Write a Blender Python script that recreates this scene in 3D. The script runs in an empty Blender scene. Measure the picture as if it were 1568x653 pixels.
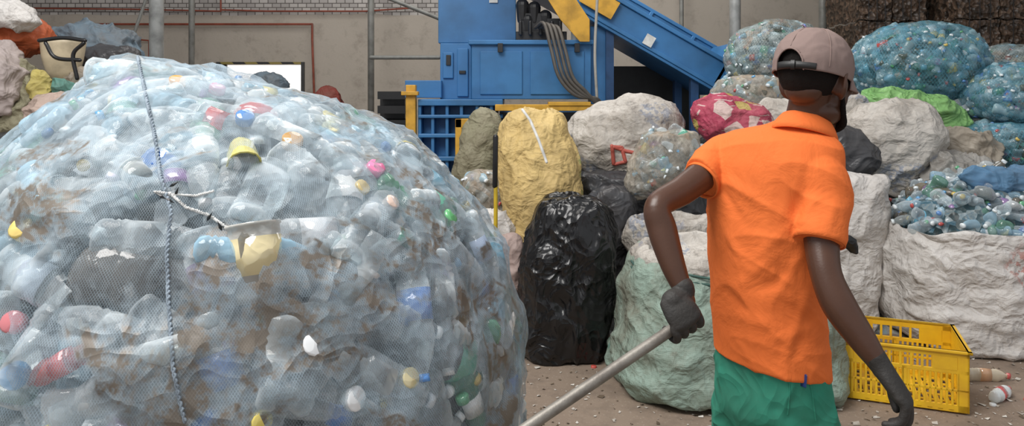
import bpy, math, random
import numpy as np
from mathutils import Vector, Matrix
from mathutils.bvhtree import BVHTree
random.seed(5); R=np.random.RandomState(11)
F=1133.; U0=784.; V0=147.; H=1.55
ZOOM=(1,784,326.5)
def W(u,v,Y): return Vector(((u-U0)*Y/F, Y, H-(v-V0)*Y/F))
# ---------------------------------------------------------------- noise
_r=np.random.RandomState(7); _p=np.tile(_r.permutation(256),3); _g=_r.normal(size=(256,3)); _g/=np.linalg.norm(_g,axis=1)[:,None]
def pn(P):
    P=np.asarray(P,float); i=np.floor(P).astype(int); f=P-i; w=f*f*f*(f*(f*6-15)+10); i&=255; o=0
    for a in (0,1):
        for b in (0,1):
            for c in (0,1):
                h=_p[_p[_p[i[:,0]+a]+i[:,1]+b]+i[:,2]+c]
                d=(_g[h]*(f-np.array([a,b,c]))).sum(1)
                o=o+d*(w[:,0] if a else 1-w[:,0])*(w[:,1] if b else 1-w[:,1])*(w[:,2] if c else 1-w[:,2])
    return o*1.5
# ---------------------------------------------------------------- objects
def link(o,parent=None):
    bpy.context.scene.collection.objects.link(o)
    if parent: o.parent=parent
    return o
def empty(name,loc=(0,0,0)):
    e=bpy.data.objects.new(name,None); e.empty_display_size=.1; return link(e)
def mesh(name,V,Fc,mat=None,smooth=True,parent=None):
    me=bpy.data.meshes.new(name)
    V=V.tolist() if isinstance(V,np.ndarray) else [tuple(v) for v in V]
    Fc=Fc.tolist() if isinstance(Fc,np.ndarray) else Fc
    me.from_pydata(V,[],Fc); me.update()
    if smooth: me.polygons.foreach_set('use_smooth',[True]*len(me.polygons))
    if mat: me.materials.append(mat)
    return link(bpy.data.objects.new(name,me),parent)
class B:
    """accumulates geometry"""
    def __init__(s): s.v=[]; s.f=[]
    def add(s,v,f):
        o=len(s.v); s.v+= [tuple(x) for x in v]; s.f+=[tuple(i+o for i in q) for q in f]; return s
    def box(s,x0,x1,y0,y1,z0,z1):
        v=[(x0,y0,z0),(x1,y0,z0),(x1,y1,z0),(x0,y1,z0),(x0,y0,z1),(x1,y0,z1),(x1,y1,z1),(x0,y1,z1)]
        return s.add(v,[(0,3,2,1),(4,5,6,7),(0,1,5,4),(1,2,6,5),(2,3,7,6),(3,0,4,7)])
    def obox(s,c,ax,ay,az):
        c,ax,ay,az=map(Vector,(c,ax,ay,az)); v=[]
        for k in (-1,1):
            for a,b in ((-1,-1),(1,-1),(1,1),(-1,1)): v.append(c+ax*a+ay*b+az*k)
        return s.add(v,[(0,3,2,1),(4,5,6,7),(0,1,5,4),(1,2,6,5),(2,3,7,6),(3,0,4,7)])
    def pbox(s,u0,u1,v0,v1,Y,d):
        a=W(u0,v1,Y); b=W(u1,v0,Y); return s.box(a.x,b.x,Y,Y+d,a.z,b.z)
    def obj(s,name,mat,parent=None,smooth=False,bevel=0):
        o=mesh(name,s.v,s.f,mat,smooth,parent)
        if bevel:
            m=o.modifiers.new('bev','BEVEL'); m.width=bevel; m.segments=2; m.limit_method='ANGLE'
        return o
def resample(P,n):
    P=np.asarray(P,float); d=np.r_[0,np.cumsum(np.linalg.norm(np.diff(P[:,:3],axis=0),axis=1))]
    if len(P)>2:   # catmull-rom
        Q=np.vstack([2*P[0]-P[1],P,2*P[-1]-P[-2]]); out=[]
        for t in np.linspace(0,d[-1],n):
            k=min(max(np.searchsorted(d,t,side='right')-1,0),len(P)-2); s=(t-d[k])/max(d[k+1]-d[k],1e-9)
            a,b,c,e=Q[k],Q[k+1],Q[k+2],Q[k+3]
            out.append(.5*((2*b)+(-a+c)*s+(2*a-5*b+4*c-e)*s*s+(-a+3*b-3*c+e)*s**3))
        return np.array(out)
    s=np.linspace(0,1,n)[:,None]; return P[0]*(1-s)+P[1]*s
def tube(pts,rad,seg=18,side=None,rnd=True,n=None,flat=None):
    """lofted limb: rad entries are r or (a,b)"""
    rad=[(r,r) if not isinstance(r,(tuple,list)) else r for r in rad]
    A=np.array([list(p)+list(r) for p,r in zip(pts,rad)]); n=n or max(8,6*len(pts)); A=resample(A,n)
    C=A[:,:3]; T=np.gradient(C,axis=0); T/=np.linalg.norm(T,axis=1)[:,None]+1e-12
    if flat is not None: T[:]=np.array(flat)/np.linalg.norm(flat)
    s=np.array(side if side is not None else ((1,0,0) if abs(T[0][0])<.8 else (0,1,0)),float)
    rings=[]
    def ring(c,t,a,b,s):
        s=s-t*np.dot(s,t); s/=np.linalg.norm(s); q=np.cross(t,s); th=np.linspace(0,2*np.pi,seg,endpoint=False)
        return c+np.outer(np.cos(th)*a,s)+np.outer(np.sin(th)*b,q)
    def caps(k,sg):
        out=[]; r=min(A[k,3],A[k,4])
        for ang in (25,50,72,86):
            m=math.cos(math.radians(ang)); out.append(ring(C[k]+sg*T[k]*r*math.sin(math.radians(ang)),T[k],A[k,3]*m,A[k,4]*m,s))
        return out
    if rnd: rings+=caps(0,-1)[::-1]
    for k in range(n): rings.append(ring(C[k],T[k],A[k,3],A[k,4],s))
    if rnd: rings+=caps(n-1,1)
    V=np.vstack(rings); m=len(rings); f=[]
    for i in range(m-1):
        for j in range(seg):
            f.append((i*seg+j,i*seg+(j+1)%seg,(i+1)*seg+(j+1)%seg,(i+1)*seg+j))
    f.append(tuple(range(seg))[::-1]); f.append(tuple((m-1)*seg+j for j in range(seg)))
    return V.tolist(),f
def ell(c,r,M=None,nu=20,nv=14):
    V=[];f=[]; c=Vector(c)
    for i in range(nv+1):
        ph=math.pi*i/nv
        for j in range(nu):
            th=2*math.pi*j/nu; p=Vector((r[0]*math.sin(ph)*math.cos(th),r[1]*math.sin(ph)*math.sin(th),r[2]*math.cos(ph)))
            V.append(c+(M@p if M else p))
    for i in range(nv):
        for j in range(nu): f.append((i*nu+j,(i+1)*nu+j,(i+1)*nu+(j+1)%nu,i*nu+(j+1)%nu))
    return V,f
def fuse(name,parts,mat,voxel=.005,smooth=4,parent=None,fn=None):
    b=B()
    for v,f in parts: b.add(v,f)
    o=mesh(name+'_src',b.v,b.f)
    m=o.modifiers.new('r','REMESH'); m.mode='VOXEL'; m.voxel_size=voxel
    if smooth: s=o.modifiers.new('s','SMOOTH'); s.iterations=smooth; s.factor=.5
    dg=bpy.context.evaluated_depsgraph_get(); dg.update()
    me=bpy.data.meshes.new_from_object(o.evaluated_get(dg)); bpy.data.objects.remove(o)
    me.name=name; me.materials.clear(); me.materials.append(mat)
    if fn:
        n=len(me.vertices); co=np.empty(n*3); me.vertices.foreach_get('co',co); no=np.empty(n*3); me.vertices.foreach_get('normal',no)
        co=fn(co.reshape(-1,3),no.reshape(-1,3)); me.vertices.foreach_set('co',co.ravel()); me.update()
    me.polygons.foreach_set('use_smooth',[True]*len(me.polygons))
    return link(bpy.data.objects.new(name,me),parent)
# ---------------------------------------------------------------- materials
def nm(name):
    m=bpy.data.materials.new(name); m.use_nodes=True; nt=m.node_tree
    return m,nt,nt.nodes['Principled BSDF']
def nd(nt,t,**k):
    n=nt.nodes.new(t)
    for a,b in k.items():
        if a in n.inputs: n.inputs[a].default_value=b
        else: setattr(n,a,b)
    return n
def pos(nt): return nd(nt,'ShaderNodeTexCoord').outputs['Object']
def nz(nt,scale,detail=4,rough=.55,vec=None,dist=0):
    n=nd(nt,'ShaderNodeTexNoise',Scale=scale,Detail=detail,Roughness=rough,Distortion=dist); nt.links.new(vec or pos(nt),n.inputs['Vector']); return n.outputs['Fac']
def ramp(nt,fac,stops):
    r=nd(nt,'ShaderNodeValToRGB'); e=r.color_ramp.elements
    while len(e)<len(stops): e.new(.5)
    for x,(p,c) in zip(e,stops): x.position=p; x.color=(*c,1) if not isinstance(c,(int,float)) else (c,c,c,1)
    nt.links.new(fac,r.inputs[0]); return r.outputs[0]
def mix(nt,f,a,b,mode='MIX'):
    n=nt.nodes.new('ShaderNodeMix'); n.data_type='RGBA'; n.blend_type=mode
    for s,x in ((0,f),(6,a),(7,b)):
        if isinstance(x,bpy.types.NodeSocket): nt.links.new(x,n.inputs[s])
        elif isinstance(x,(int,float)): n.inputs[s].default_value=x
        else: n.inputs[s].default_value=(*x,1)
    return n.outputs[2]
def mth(nt,op,a,b=0,clamp=False):
    n=nt.nodes.new('ShaderNodeMath'); n.operation=op; n.use_clamp=clamp
    for i,x in enumerate((a,b)):
        if isinstance(x,bpy.types.NodeSocket): nt.links.new(x,n.inputs[i])
        else: n.inputs[i].default_value=x
    return n.outputs[0]
def bump(nt,bs,h,strength=.3,dist=.01,prev=None):
    b=nd(nt,'ShaderNodeBump',Strength=strength,Distance=dist); nt.links.new(h,b.inputs['Height'])
    if prev: nt.links.new(prev,b.inputs['Normal'])
    nt.links.new(b.outputs[0],bs.inputs['Normal']); return b.outputs[0]
def crumple(nt,scale,warp=.12,two=True,st=(1,1,1)):
    """faceted creased-plastic height"""
    p=pos(nt); n=nd(nt,'ShaderNodeTexNoise',Scale=scale*.6,Detail=1); nt.links.new(p,n.inputs['Vector'])
    if st!=(1,1,1):
        sm=nt.nodes.new('ShaderNodeVectorMath'); sm.operation='MULTIPLY'; nt.links.new(p,sm.inputs[0]); sm.inputs[1].default_value=st; p=sm.outputs[0]
    vm=nt.nodes.new('ShaderNodeVectorMath'); vm.operation='MULTIPLY_ADD'; nt.links.new(n.outputs['Color'],vm.inputs[0]); vm.inputs[1].default_value=(warp*3,warp*3,warp*3); nt.links.new(p,vm.inputs[2])
    v=nd(nt,'ShaderNodeTexVoronoi',Scale=scale); nt.links.new(vm.outputs[0],v.inputs['Vector'])
    if not two: return v.outputs['Distance']
    v2=nd(nt,'ShaderNodeTexVoronoi',Scale=scale*2.3); nt.links.new(vm.outputs[0],v2.inputs['Vector'])
    return mth(nt,'ADD',v.outputs['Distance'],mth(nt,'MULTIPLY',v2.outputs['Distance'],.4))
def plain(name,c,rough=.5,metal=0,c2=None,scale=8,bs_=.15,spec=.5):
    m,nt,b=nm(name); c2=c2 or tuple(x*.6 for x in c)
    nt.links.new(mix(nt,ramp(nt,nz(nt,scale),[(.42,0),(.72,1)]),c,c2),b.inputs['Base Color'])
    b.inputs['Roughness'].default_value=rough; b.inputs['Metallic'].default_value=metal; b.inputs['Specular IOR Level'].default_value=spec
    if bs_: bump(nt,b,nz(nt,scale*6),bs_,.004)
    return m
def cloth(name,c,c2=None,dirt=(.16,.12,.085),amt=.5,rough=.6,weave=1,wr=.5,wscale=9,spec=.3,prints=None,marks=None):
    m,nt,b=nm(name); c2=c2 or tuple(x*.72 for x in c)
    col=mix(nt,nz(nt,5,4),c,c2)
    if prints:
        v=nd(nt,'ShaderNodeTexVoronoi',Scale=10); nt.links.new(pos(nt),v.inputs['Vector']); sp=nd(nt,'ShaderNodeSeparateColor'); nt.links.new(v.outputs['Color'],sp.inputs[0])
        col=mix(nt,mth(nt,'GREATER_THAN',sp.outputs[0],.8),col,prints[0]); col=mix(nt,mth(nt,'GREATER_THAN',sp.outputs[1],.85),col,prints[1])
        wv=nd(nt,'ShaderNodeTexWave',Scale=9,Distortion=4); wv.bands_direction='Z'; nt.links.new(pos(nt),wv.inputs['Vector']); col=mix(nt,mth(nt,'MULTIPLY',mth(nt,'GREATER_THAN',wv.outputs['Fac'],.93),mth(nt,'GREATER_THAN',nz(nt,6,1),.52)),col,prints[0])
    if marks:   # faded print marks on the weave
        k=mth(nt,'MULTIPLY',ramp(nt,nz(nt,1.7,2,.5),[(.60,0),(.63,.7)]),ramp(nt,nz(nt,26,2,.6),[(.47,0),(.53,1)])); col=mix(nt,k,col,marks)
    d=mth(nt,'MULTIPLY',ramp(nt,nz(nt,2.6,6,.7),[(.44,0),(.66,1)]),amt)
    col=mix(nt,d,col,dirt)
    d2=ramp(nt,nz(nt,22,4,.7),[(.55,0),(.72,1)]); col=mix(nt,mth(nt,'MULTIPLY',d2,amt*.6),col,dirt)
    b.inputs['Roughness'].default_value=rough; b.inputs['Specular IOR Level'].default_value=spec
    n1=bump(nt,b,crumple(nt,wscale),wr,.035)
    if weave:
        n1=bump(nt,b,crumple(nt,15,.1,True,(.45,.45,1.9)),.32,.02,n1)
        w=nd(nt,'ShaderNodeTexWave',Scale=38,Distortion=.8); w.bands_direction='Z'; w2=nd(nt,'ShaderNodeTexWave',Scale=38,Distortion=.8); w2.bands_direction='X'
        nt.links.new(pos(nt),w.inputs['Vector']); nt.links.new(pos(nt),w2.inputs['Vector']); wv=mth(nt,'MULTIPLY',w.outputs['Fac'],w2.outputs['Fac'])
        bump(nt,b,wv,.22,.003,n1); col=mix(nt,mth(nt,'MULTIPLY',wv,.14),col,tuple(x*.45 for x in c))
    nt.links.new(col,b.inputs['Base Color'])
    return m
# ---------------------------------------------------------------- lofted sacks
def loft(name,Y,rows,mat,ratio=.8,bmax=9,n=2.3,lump=.035,lf=4,wr=.012,wf=(9,9,9),seed=0,nu=110,nv=90,open_top=0,parent=None,floor=0.0,uv=False,shear=0,ret=False,wk=.5,oct2=.3):
    c=[]
    for v,a,b in rows: c.append(((a+b)/2,(b-a)/2,v))
    P=np.array([((x-U0)*Y/F, w*Y/F, H-(v-V0)*Y/F) for x,w,v in c])
    if open_top:
        P=np.vstack([[P[0,0],0,P[0,2]-open_top],[P[0,0],P[0,1]*.55,P[0,2]-open_top],[P[0,0],P[0,1]*.93,P[0,2]-open_top*.7],[P[0,0],P[0,1]*.965,P[0,2]-.01],P])
    else: P=np.vstack([[P[0,0],0,P[0,2]],P])
    P=np.vstack([P,[P[-1,0],0,P[-1,2]]])
    d=np.r_[0,np.cumsum(np.linalg.norm(np.diff(P,axis=0),axis=1))]; t=np.linspace(0,d[-1],nv)
    Q=np.stack([np.interp(t,d,P[:,k]) for k in range(3)],1)
    for _ in range(3 if open_top else 6):
        Z=Q.copy(); Z[1:-1]=(Q[:-2]+2*Q[1:-1]+Q[2:])/4; Q=Z
    th=np.linspace(0,2*np.pi,nu,endpoint=False); cs,sn=np.cos(th),np.sin(th)
    ex=2/n; X=np.sign(cs)*abs(cs)**ex; Yy=np.sign(sn)*abs(sn)**ex
    G=np.zeros((nv,nu,3)); bb=np.minimum(Q[:,1]*ratio,bmax)
    G[:,:,0]=Q[:,0:1]+Q[:,1:2]*X; G[:,:,1]=Y+bb[:,None]*Yy; G[:,:,2]=Q[:,2:3]
    if shear: G[:,:,1]+=shear*(G[:,:,2]-G[:,:,2].mean())
    du=np.roll(G,-1,1)-np.roll(G,1,1); dv=np.gradient(G,axis=0); No=np.cross(du,dv); L=np.linalg.norm(No,axis=2,keepdims=True)
    cen=G.mean((0,1)); No=np.where(L>1e-9,No/np.maximum(L,1e-9),0)
    if ((G-cen)*No).sum()<0: No=-No
    No[0]=(0,0,1); No[-1]=(0,0,-1)
    Pf=G.reshape(-1,3); S=np.array([seed*3.7,seed*1.3,seed*7.1]); size=Q[:,1].max()
    wp=Pf+.05*np.stack([pn(Pf*4+S),pn(Pf*4+S+31),pn(Pf*4+S+57)],1)
    a=lump*pn(Pf*lf+S)+lump*.45*pn(Pf*lf*2.1+S+9)
    wfv=np.array(wf,float)*wk
    rd=(1-np.minimum(abs(pn(wp*wfv+S+5))*2.6,1))**2+oct2*(1-np.minimum(abs(pn(wp*wfv*2.4+S+15))*2.6,1))**2
    a=a+wr*(rd-.4)+wr*.15*pn(wp*wfv*4+S)
    Pf=Pf+No.reshape(-1,3)*a[:,None]
    Pf[:,2]=np.maximum(Pf[:,2],floor+.002)
    i,j=np.meshgrid(np.arange(nv-1),np.arange(nu),indexing='ij'); j2=(j+1)%nu
    f=np.stack([i*nu+j,(i+1)*nu+j,(i+1)*nu+j2,i*nu+j2],-1).reshape(-1,4)
    o=mesh(name,Pf,f,mat,True,parent)
    if uv:
        l=o.data.uv_layers.new(name='UV'); jj=j; U=np.stack([j,j,j+1,j+1],-1)/nu*2*np.pi*size; Vv=np.stack([i,i+1,i+1,i],-1)/nv*d[-1]
        l.data.foreach_set('uv',np.stack([U,Vv],-1).ravel())
    if ret: return o,Pf.reshape(nv,nu,3),No
    return o
# ---------------------------------------------------------------- bottles
def btemplate(k,seg=14):
    if k==0: pr=[(0,0,0),(.026,0,0),(.033,.008,0),(.033,.028,0),(.0300,.034,0),(.033,.040,0),(.0300,.047,0),(.033,.054,0),(.033,.07,0),(.0337,.07,1),(.0337,.125,1),(.033,.125,0),(.0300,.132,0),(.033,.14,0),(.0325,.155,0),(.026,.178,0),(.014,.198,0),(.0125,.203,0),(.0155,.203,2),(.0155,.219,2),(.0,.219,2)]
    elif k==1: pr=[(0,0,0),(.035,0,0),(.046,.012,0),(.046,.035,0),(.042,.043,0),(.046,.051,0),(.042,.059,0),(.046,.067,0),(.0465,.09,0),(.0467,.09,1),(.0467,.17,1),(.046,.17,0),(.042,.18,0),(.046,.19,0),(.042,.2,0),(.044,.21,0),(.034,.245,0),(.018,.285,0),(.0135,.295,0),(.0165,.295,2),(.0165,.313,2),(0,.313,2)]
    elif k==2: pr=[(0,0,0),(.034,0,0),(.036,.01,0),(.0375,.04,0),(.038,.04,1),(.0405,.095,1),(.0405,.095,0),(.041,.11,0),(.044,.112,0),(.044,.116,0),(.040,.116,0),(.034,.03,0),(0,.028,0)]
    elif k==3: pr=[(0,0,2),(.014,0,2),(.0165,.003,2),(.0165,.018,2),(.014,.02,2),(0,.02,2)]
    else: pr=[(0,0,0),(.05,0,0),(.065,.015,0),(.065,.06,0),(.06,.068,0),(.065,.076,0),(.06,.084,0),(.065,.092,0),(.0655,.1,1),(.0655,.17,1),(.065,.17,0),(.06,.2,0),(.035,.235,0),(.02,.25,0),(.023,.25,2),(.023,.27,2),(0,.27,2)]
    V=[];pt=[];f=[]; zc=pr[-1][1]/2
    for r,z,c in pr:
        for j in range(seg): a=2*math.pi*j/seg; V.append((r*math.cos(a),r*math.sin(a),z-zc)); pt.append(c)
    for i in range(len(pr)-1):
        for j in range(seg): f.append((i*seg+j,i*seg+(j+1)%seg,(i+1)*seg+(j+1)%seg,(i+1)*seg+j))
    return np.array(V),np.array(f),np.array(pt)
TPL=[btemplate(k) for k in range(5)]
BODY=[((.80,.86,.89),.05)]*12+[((.50,.72,.86),.18)]*3+[((.60,.63,.62),.18)]*3+[((.78,.80,.80),.4)]+[((.20,.42,.30),.3)]+[((.22,.18,.13),.4)]
LAB=[None]*16+[(.72,.74,.74),(.65,.7,.74),(.10,.22,.55),(.50,.08,.07),(.60,.52,.2),(.30,.18,.38),(.12,.36,.26),(.15,.42,.58)]
CAP=[(.75,.80,.82)]*7+[(.10,.25,.55),(.12,.36,.62),(.5,.07,.06),(.65,.48,.12),(.12,.38,.2)]
def bottles(name,items,mat,parent=None,dent=.006,flat=(.6,1)):
    Vs=[];Fs=[];Cs=[];o=0
    for it in items:
        k,p,ax,sc,bc,al,lb,cp=it[:8]; nr=it[8] if len(it)>8 else None
        V,f,pt=TPL[k]
        sq=random.uniform(*flat) if k in(0,1,4) else 1
        V=V*np.array([1,sq,random.uniform(.85,1.05)])
        s=random.random()*100
        if k!=3:
            dd=(pn(V*16+s)*dent*2.2+(np.minimum(abs(pn(V*np.array([30,30,22])+s)),.3)-.15)*dent*2)[:,None]*(V/ (np.linalg.norm(V[:,:2],axis=1)[:,None]+.02))*np.array([1,1,0])+pn(V*7+s+40)[:,None]*np.array([dent,dent*1.5,0])
            V=V+dd*(pt!=2)[:,None]
        V=V*sc
        z=Vector(ax).normalized()
        if nr is not None and k!=3:
            nn=Vector(nr); yy=(nn-z*nn.dot(z)).normalized(); xx=yy.cross(z); q=Matrix((xx,yy,z)).transposed()@Matrix.Rotation(random.uniform(-.4,.4),3,'Z')
        else: q=z.to_track_quat('Z','Y').to_matrix()@Matrix.Rotation(random.random()*6.28,3,'Z')
        V=V@np.array(q).T
        if nr is not None and k!=3:
            h=(V[f].mean(1)*np.array(nr)).sum(1); f=f[h>-.006]
        V=V+np.array(p)
        C=np.zeros((len(V),4)); C[:]=(*bc,al)
        if lb is not None: C[pt==1]=(*lb,.92)
        C[pt==2]=(*cp,1)
        Vs.append(V);Fs.append(f+o);Cs.append(C);o+=len(V)
    V=np.vstack(Vs);f=np.vstack(Fs);C=np.vstack(Cs)
    ob=mesh(name,V,f,mat,True,parent); a=ob.data.color_attributes.new('Col','FLOAT_COLOR','POINT'); a.data.foreach_set('color',C.ravel()); return ob
def rndb(p,ax,kinds=(0,0,0,1,1,3),sc=1,vivid=0,alx=0,tint=(1,1,1)):
    k=random.choice(kinds); bc,al=random.choice(BODY); j=random.uniform(.8,1.1)
    lb=random.choice(LAB if not vivid else LAB[6:])
    return (k,p,ax,sc*random.uniform(.85,1.1),tuple(min(1,x*j*t) for x,t in zip(bc,tint)),min(1,al+alx),lb,random.choice(CAP))
def botmat(name,crease):
    m,nt,bs=nm(name)
    at=nd(nt,'ShaderNodeVertexColor',layer_name='Col'); nt.links.new(at.outputs[0],bs.inputs['Base Color']); bs.inputs['Roughness'].default_value=.08; bs.inputs['Specular IOR Level'].default_value=1.0
    lw=nd(nt,'ShaderNodeLayerWeight',Blend=.42); tr=nd(nt,'ShaderNodeBsdfTransparent'); tr.inputs[0].default_value=(.90,.95,.965,1)
    ms=nd(nt,'ShaderNodeMixShader'); nt.links.new(mth(nt,'ADD',mth(nt,'ADD',at.outputs[1],.08),mth(nt,'MULTIPLY',mth(nt,'POWER',lw.outputs['Facing'],1.5),.85),True),ms.inputs[0]); nt.links.new(tr.outputs[0],ms.inputs[1]); nt.links.new(bs.outputs[0],ms.inputs[2])
    nt.links.new(ms.outputs[0],nt.nodes['Material Output'].inputs[0])
    if crease: nb=bump(nt,bs,crumple(nt,26,.03,False),.35,.010); nt.links.new(nb,lw.inputs['Normal'])
    return m
m_bot=botmat('clear_plastic_bottles',True); m_botf=botmat('heaped_plastic_bottles',False)
def netmat(name,col,dirt,base=.28,dirtamt=.6,pitch=.008,thr=.52,line=.42,film=.3):
    m,nt,bs=nm(name)
    uvn=nd(nt,'ShaderNodeUVMap'); sp=nd(nt,'ShaderNodeSeparateXYZ'); nt.links.new(uvn.outputs[0],sp.inputs[0])
    U,Vv=sp.outputs[0],sp.outputs[1]; k=math.pi/pitch
    a=mth(nt,'ABSOLUTE',mth(nt,'SINE',mth(nt,'MULTIPLY',mth(nt,'ADD',U,mth(nt,'MULTIPLY',Vv,.7)),k)))
    b=mth(nt,'ABSOLUTE',mth(nt,'SINE',mth(nt,'MULTIPLY',mth(nt,'SUBTRACT',U,mth(nt,'MULTIPLY',Vv,.7)),k)))
    ln=mth(nt,'GREATER_THAN',mth(nt,'MAXIMUM',a,b),.93)
    d=ramp(nt,nz(nt,2.1,5,.74,dist=.6),[(thr-.02,0),(thr+.04,1)])
    d2=ramp(nt,nz(nt,14,4,.75),[(.38,.2),(.56,1)])
    fl=ramp(nt,nz(nt,6,4,.7),[(.42,.0),(.62,1)])
    dm=mth(nt,'MULTIPLY',d,d2)
    c=mix(nt,dm,mix(nt,fl,col,tuple(min(1,x*1.2) for x in col)),mix(nt,d2,dirt,tuple(x*2.2 for x in dirt))); nt.links.new(c,bs.inputs['Base Color']); bs.inputs['Roughness'].default_value=.42
    fac=mth(nt,'ADD',mth(nt,'MULTIPLY',ln,line),mth(nt,'ADD',mth(nt,'MULTIPLY',fl,film),mth(nt,'MULTIPLY',dm,dirtamt)))
    lw=nd(nt,'ShaderNodeLayerWeight',Blend=.3)
    fac=mth(nt,'ADD',fac,mth(nt,'ADD',mth(nt,'MULTIPLY',lw.outputs['Facing'],.32),base),True)
    tr=nd(nt,'ShaderNodeBsdfTransparent'); ms=nd(nt,'ShaderNodeMixShader'); nt.links.new(fac,ms.inputs[0]); nt.links.new(tr.outputs[0],ms.inputs[1]); nt.links.new(bs.outputs[0],ms.inputs[2])
    nt.links.new(ms.outputs[0],nt.nodes['Material Output'].inputs[0])
    bump(nt,bs,crumple(nt,12,.12,False),.6,.02); return m
def coremat(name,stops,scale=16):
    m,nt,bs=nm(name); v=nd(nt,'ShaderNodeTexVoronoi',Scale=scale); nt.links.new(pos(nt),v.inputs['Vector'])
    sp=nd(nt,'ShaderNodeSeparateColor'); nt.links.new(v.outputs['Color'],sp.inputs[0])
    c=ramp(nt,mth(nt,'ADD',mth(nt,'MULTIPLY',sp.outputs[0],.5),mth(nt,'MULTIPLY',nz(nt,30,4,.7),.5)),stops)
    nt.links.new(c,bs.inputs['Base Color']); bs.inputs['Roughness'].default_value=.4; bump(nt,bs,v.outputs['Distance'],.8,.03); return m
m_core=coremat('bag_filling',[(.25,(.035,.033,.03)),(.42,(.10,.105,.105)),(.6,(.21,.23,.245)),(.8,(.48,.51,.53))])
m_core2=coremat('coloured_bag_filling',[(.22,(.02,.03,.03)),(.4,(.05,.10,.12)),(.5,(.16,.19,.19)),(.6,(.05,.14,.2)),(.8,(.28,.32,.32))],22)
m_net=netmat('pale_blue_net',(.43,.54,.62),(.080,.068,.055),base=.03,dirtamt=.72,pitch=.0068,thr=.516,line=.24,film=.18)
m_net2=netmat('teal_net',(.10,.28,.36),(.09,.08,.06),base=.06,dirtamt=.3,pitch=.03,thr=.6,line=.3)
m_net3=netmat('grey_net',(.30,.35,.34),(.12,.10,.08),base=.12,dirtamt=.4,pitch=.03,thr=.55,line=.3)
m_net4=netmat('clear_dusty_bag',(.40,.36,.30),(.14,.11,.08),base=.32,dirtamt=.4,pitch=.03,thr=.55,line=.1)
def netbag(name,Y,rows,netm,corem,count,ratio=.9,seed=0,sc=1,lump=.03,kinds=(0,0,0,1,1,3,3),vivid=1,depth=.035,hero=(),wr=.008,bmax=9,alx=.15,tint=(1,1,1),flat=(.5,1),dent=.006,wf=(6,6,6),bm=None,sep=.0):
    e=empty(name)
    o,G,No=loft('net',Y,rows,netm,ratio=ratio,n=2.05,lump=lump,lf=5,wr=wr,wf=wf,seed=seed,uv=True,parent=e,ret=True,nu=150,nv=120,bmax=bmax,wk=1)
    Cg=G-No*depth*2.2; i,j=np.meshgrid(np.arange(119),np.arange(150),indexing='ij'); j2=(j+1)%150
    f=np.stack([i*150+j,(i+1)*150+j,(i+1)*150+j2,i*150+j2],-1).reshape(-1,4)
    Cf=Cg.reshape(-1,3); Cf[:,2]=np.maximum(Cf[:,2],.02); mesh('filling',Cf,f,corem,True,e)
    area=np.linalg.norm(np.cross(np.roll(G,-1,1)-G,np.gradient(G,axis=0)),axis=2); area[No[:,:,1]>.45]=0; area[0]=0;area[-1]=0; area[G[:,:,2]<.05]=0
    pr=(area/area.sum()).ravel(); items=[]; pts=[]
    GF=G.reshape(-1,3); NF=No.reshape(-1,3); cam=Vector((0,0,H))
    bvh=BVHTree.FromPolygons([tuple(x) for x in GF],f.tolist())
    def hit(u,v):
        r=bvh.ray_cast(cam,(W(u,v,1)-cam).normalized()); return r[0],r[1]
    hits=[]
    for (k,u,v,u2,v2,s,bc,al,lb,cp) in hero:
        p,n=hit(u,v); p2,_=hit(u2,v2)
        if p is None or p2 is None: continue
        n=n if n.dot(cam-p)>0 else -n
        hits.append((k,tuple((p+p2)/2-n*(.010 if k==3 else .036 if k!=4 else .05)*s),tuple(p2-p) if k!=3 else tuple(n+Vector((.3,0,.2))),s,bc,al,lb,cp,tuple(n)))
        if k!=3: pts+= [np.array((p+p2)/2),np.array(p*.8+p2*.2),np.array(p*.2+p2*.8)]
    for q in R.choice(len(pr),count*4,p=pr):
        if len(items)>=count: break
        p=GF[q]
        if sep and pts:
            dd=np.linalg.norm(np.array(pts)-p,axis=1)
            if dd.min()<sep: continue
        n=NF[q]; t=R.normal(size=3); t-=n*np.dot(t,n); t/=np.linalg.norm(t); t=t+n*R.uniform(-.08,.08); pts.append(p)
        it=rndb((0,0,0),tuple(t),kinds,sc,vivid,alx,tint); dd=(.018 if it[0]==3 else .032 if it[0]==0 else .058 if it[0]==4 else .044)
        items.append((it[0],tuple(p-n*(dd*it[3]+abs(R.normal())*.010)))+it[2:]+(tuple(n),))
    bottles('bottles',items+hits,bm or m_botf,e,dent=dent,flat=flat)
    return e,hit
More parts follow.
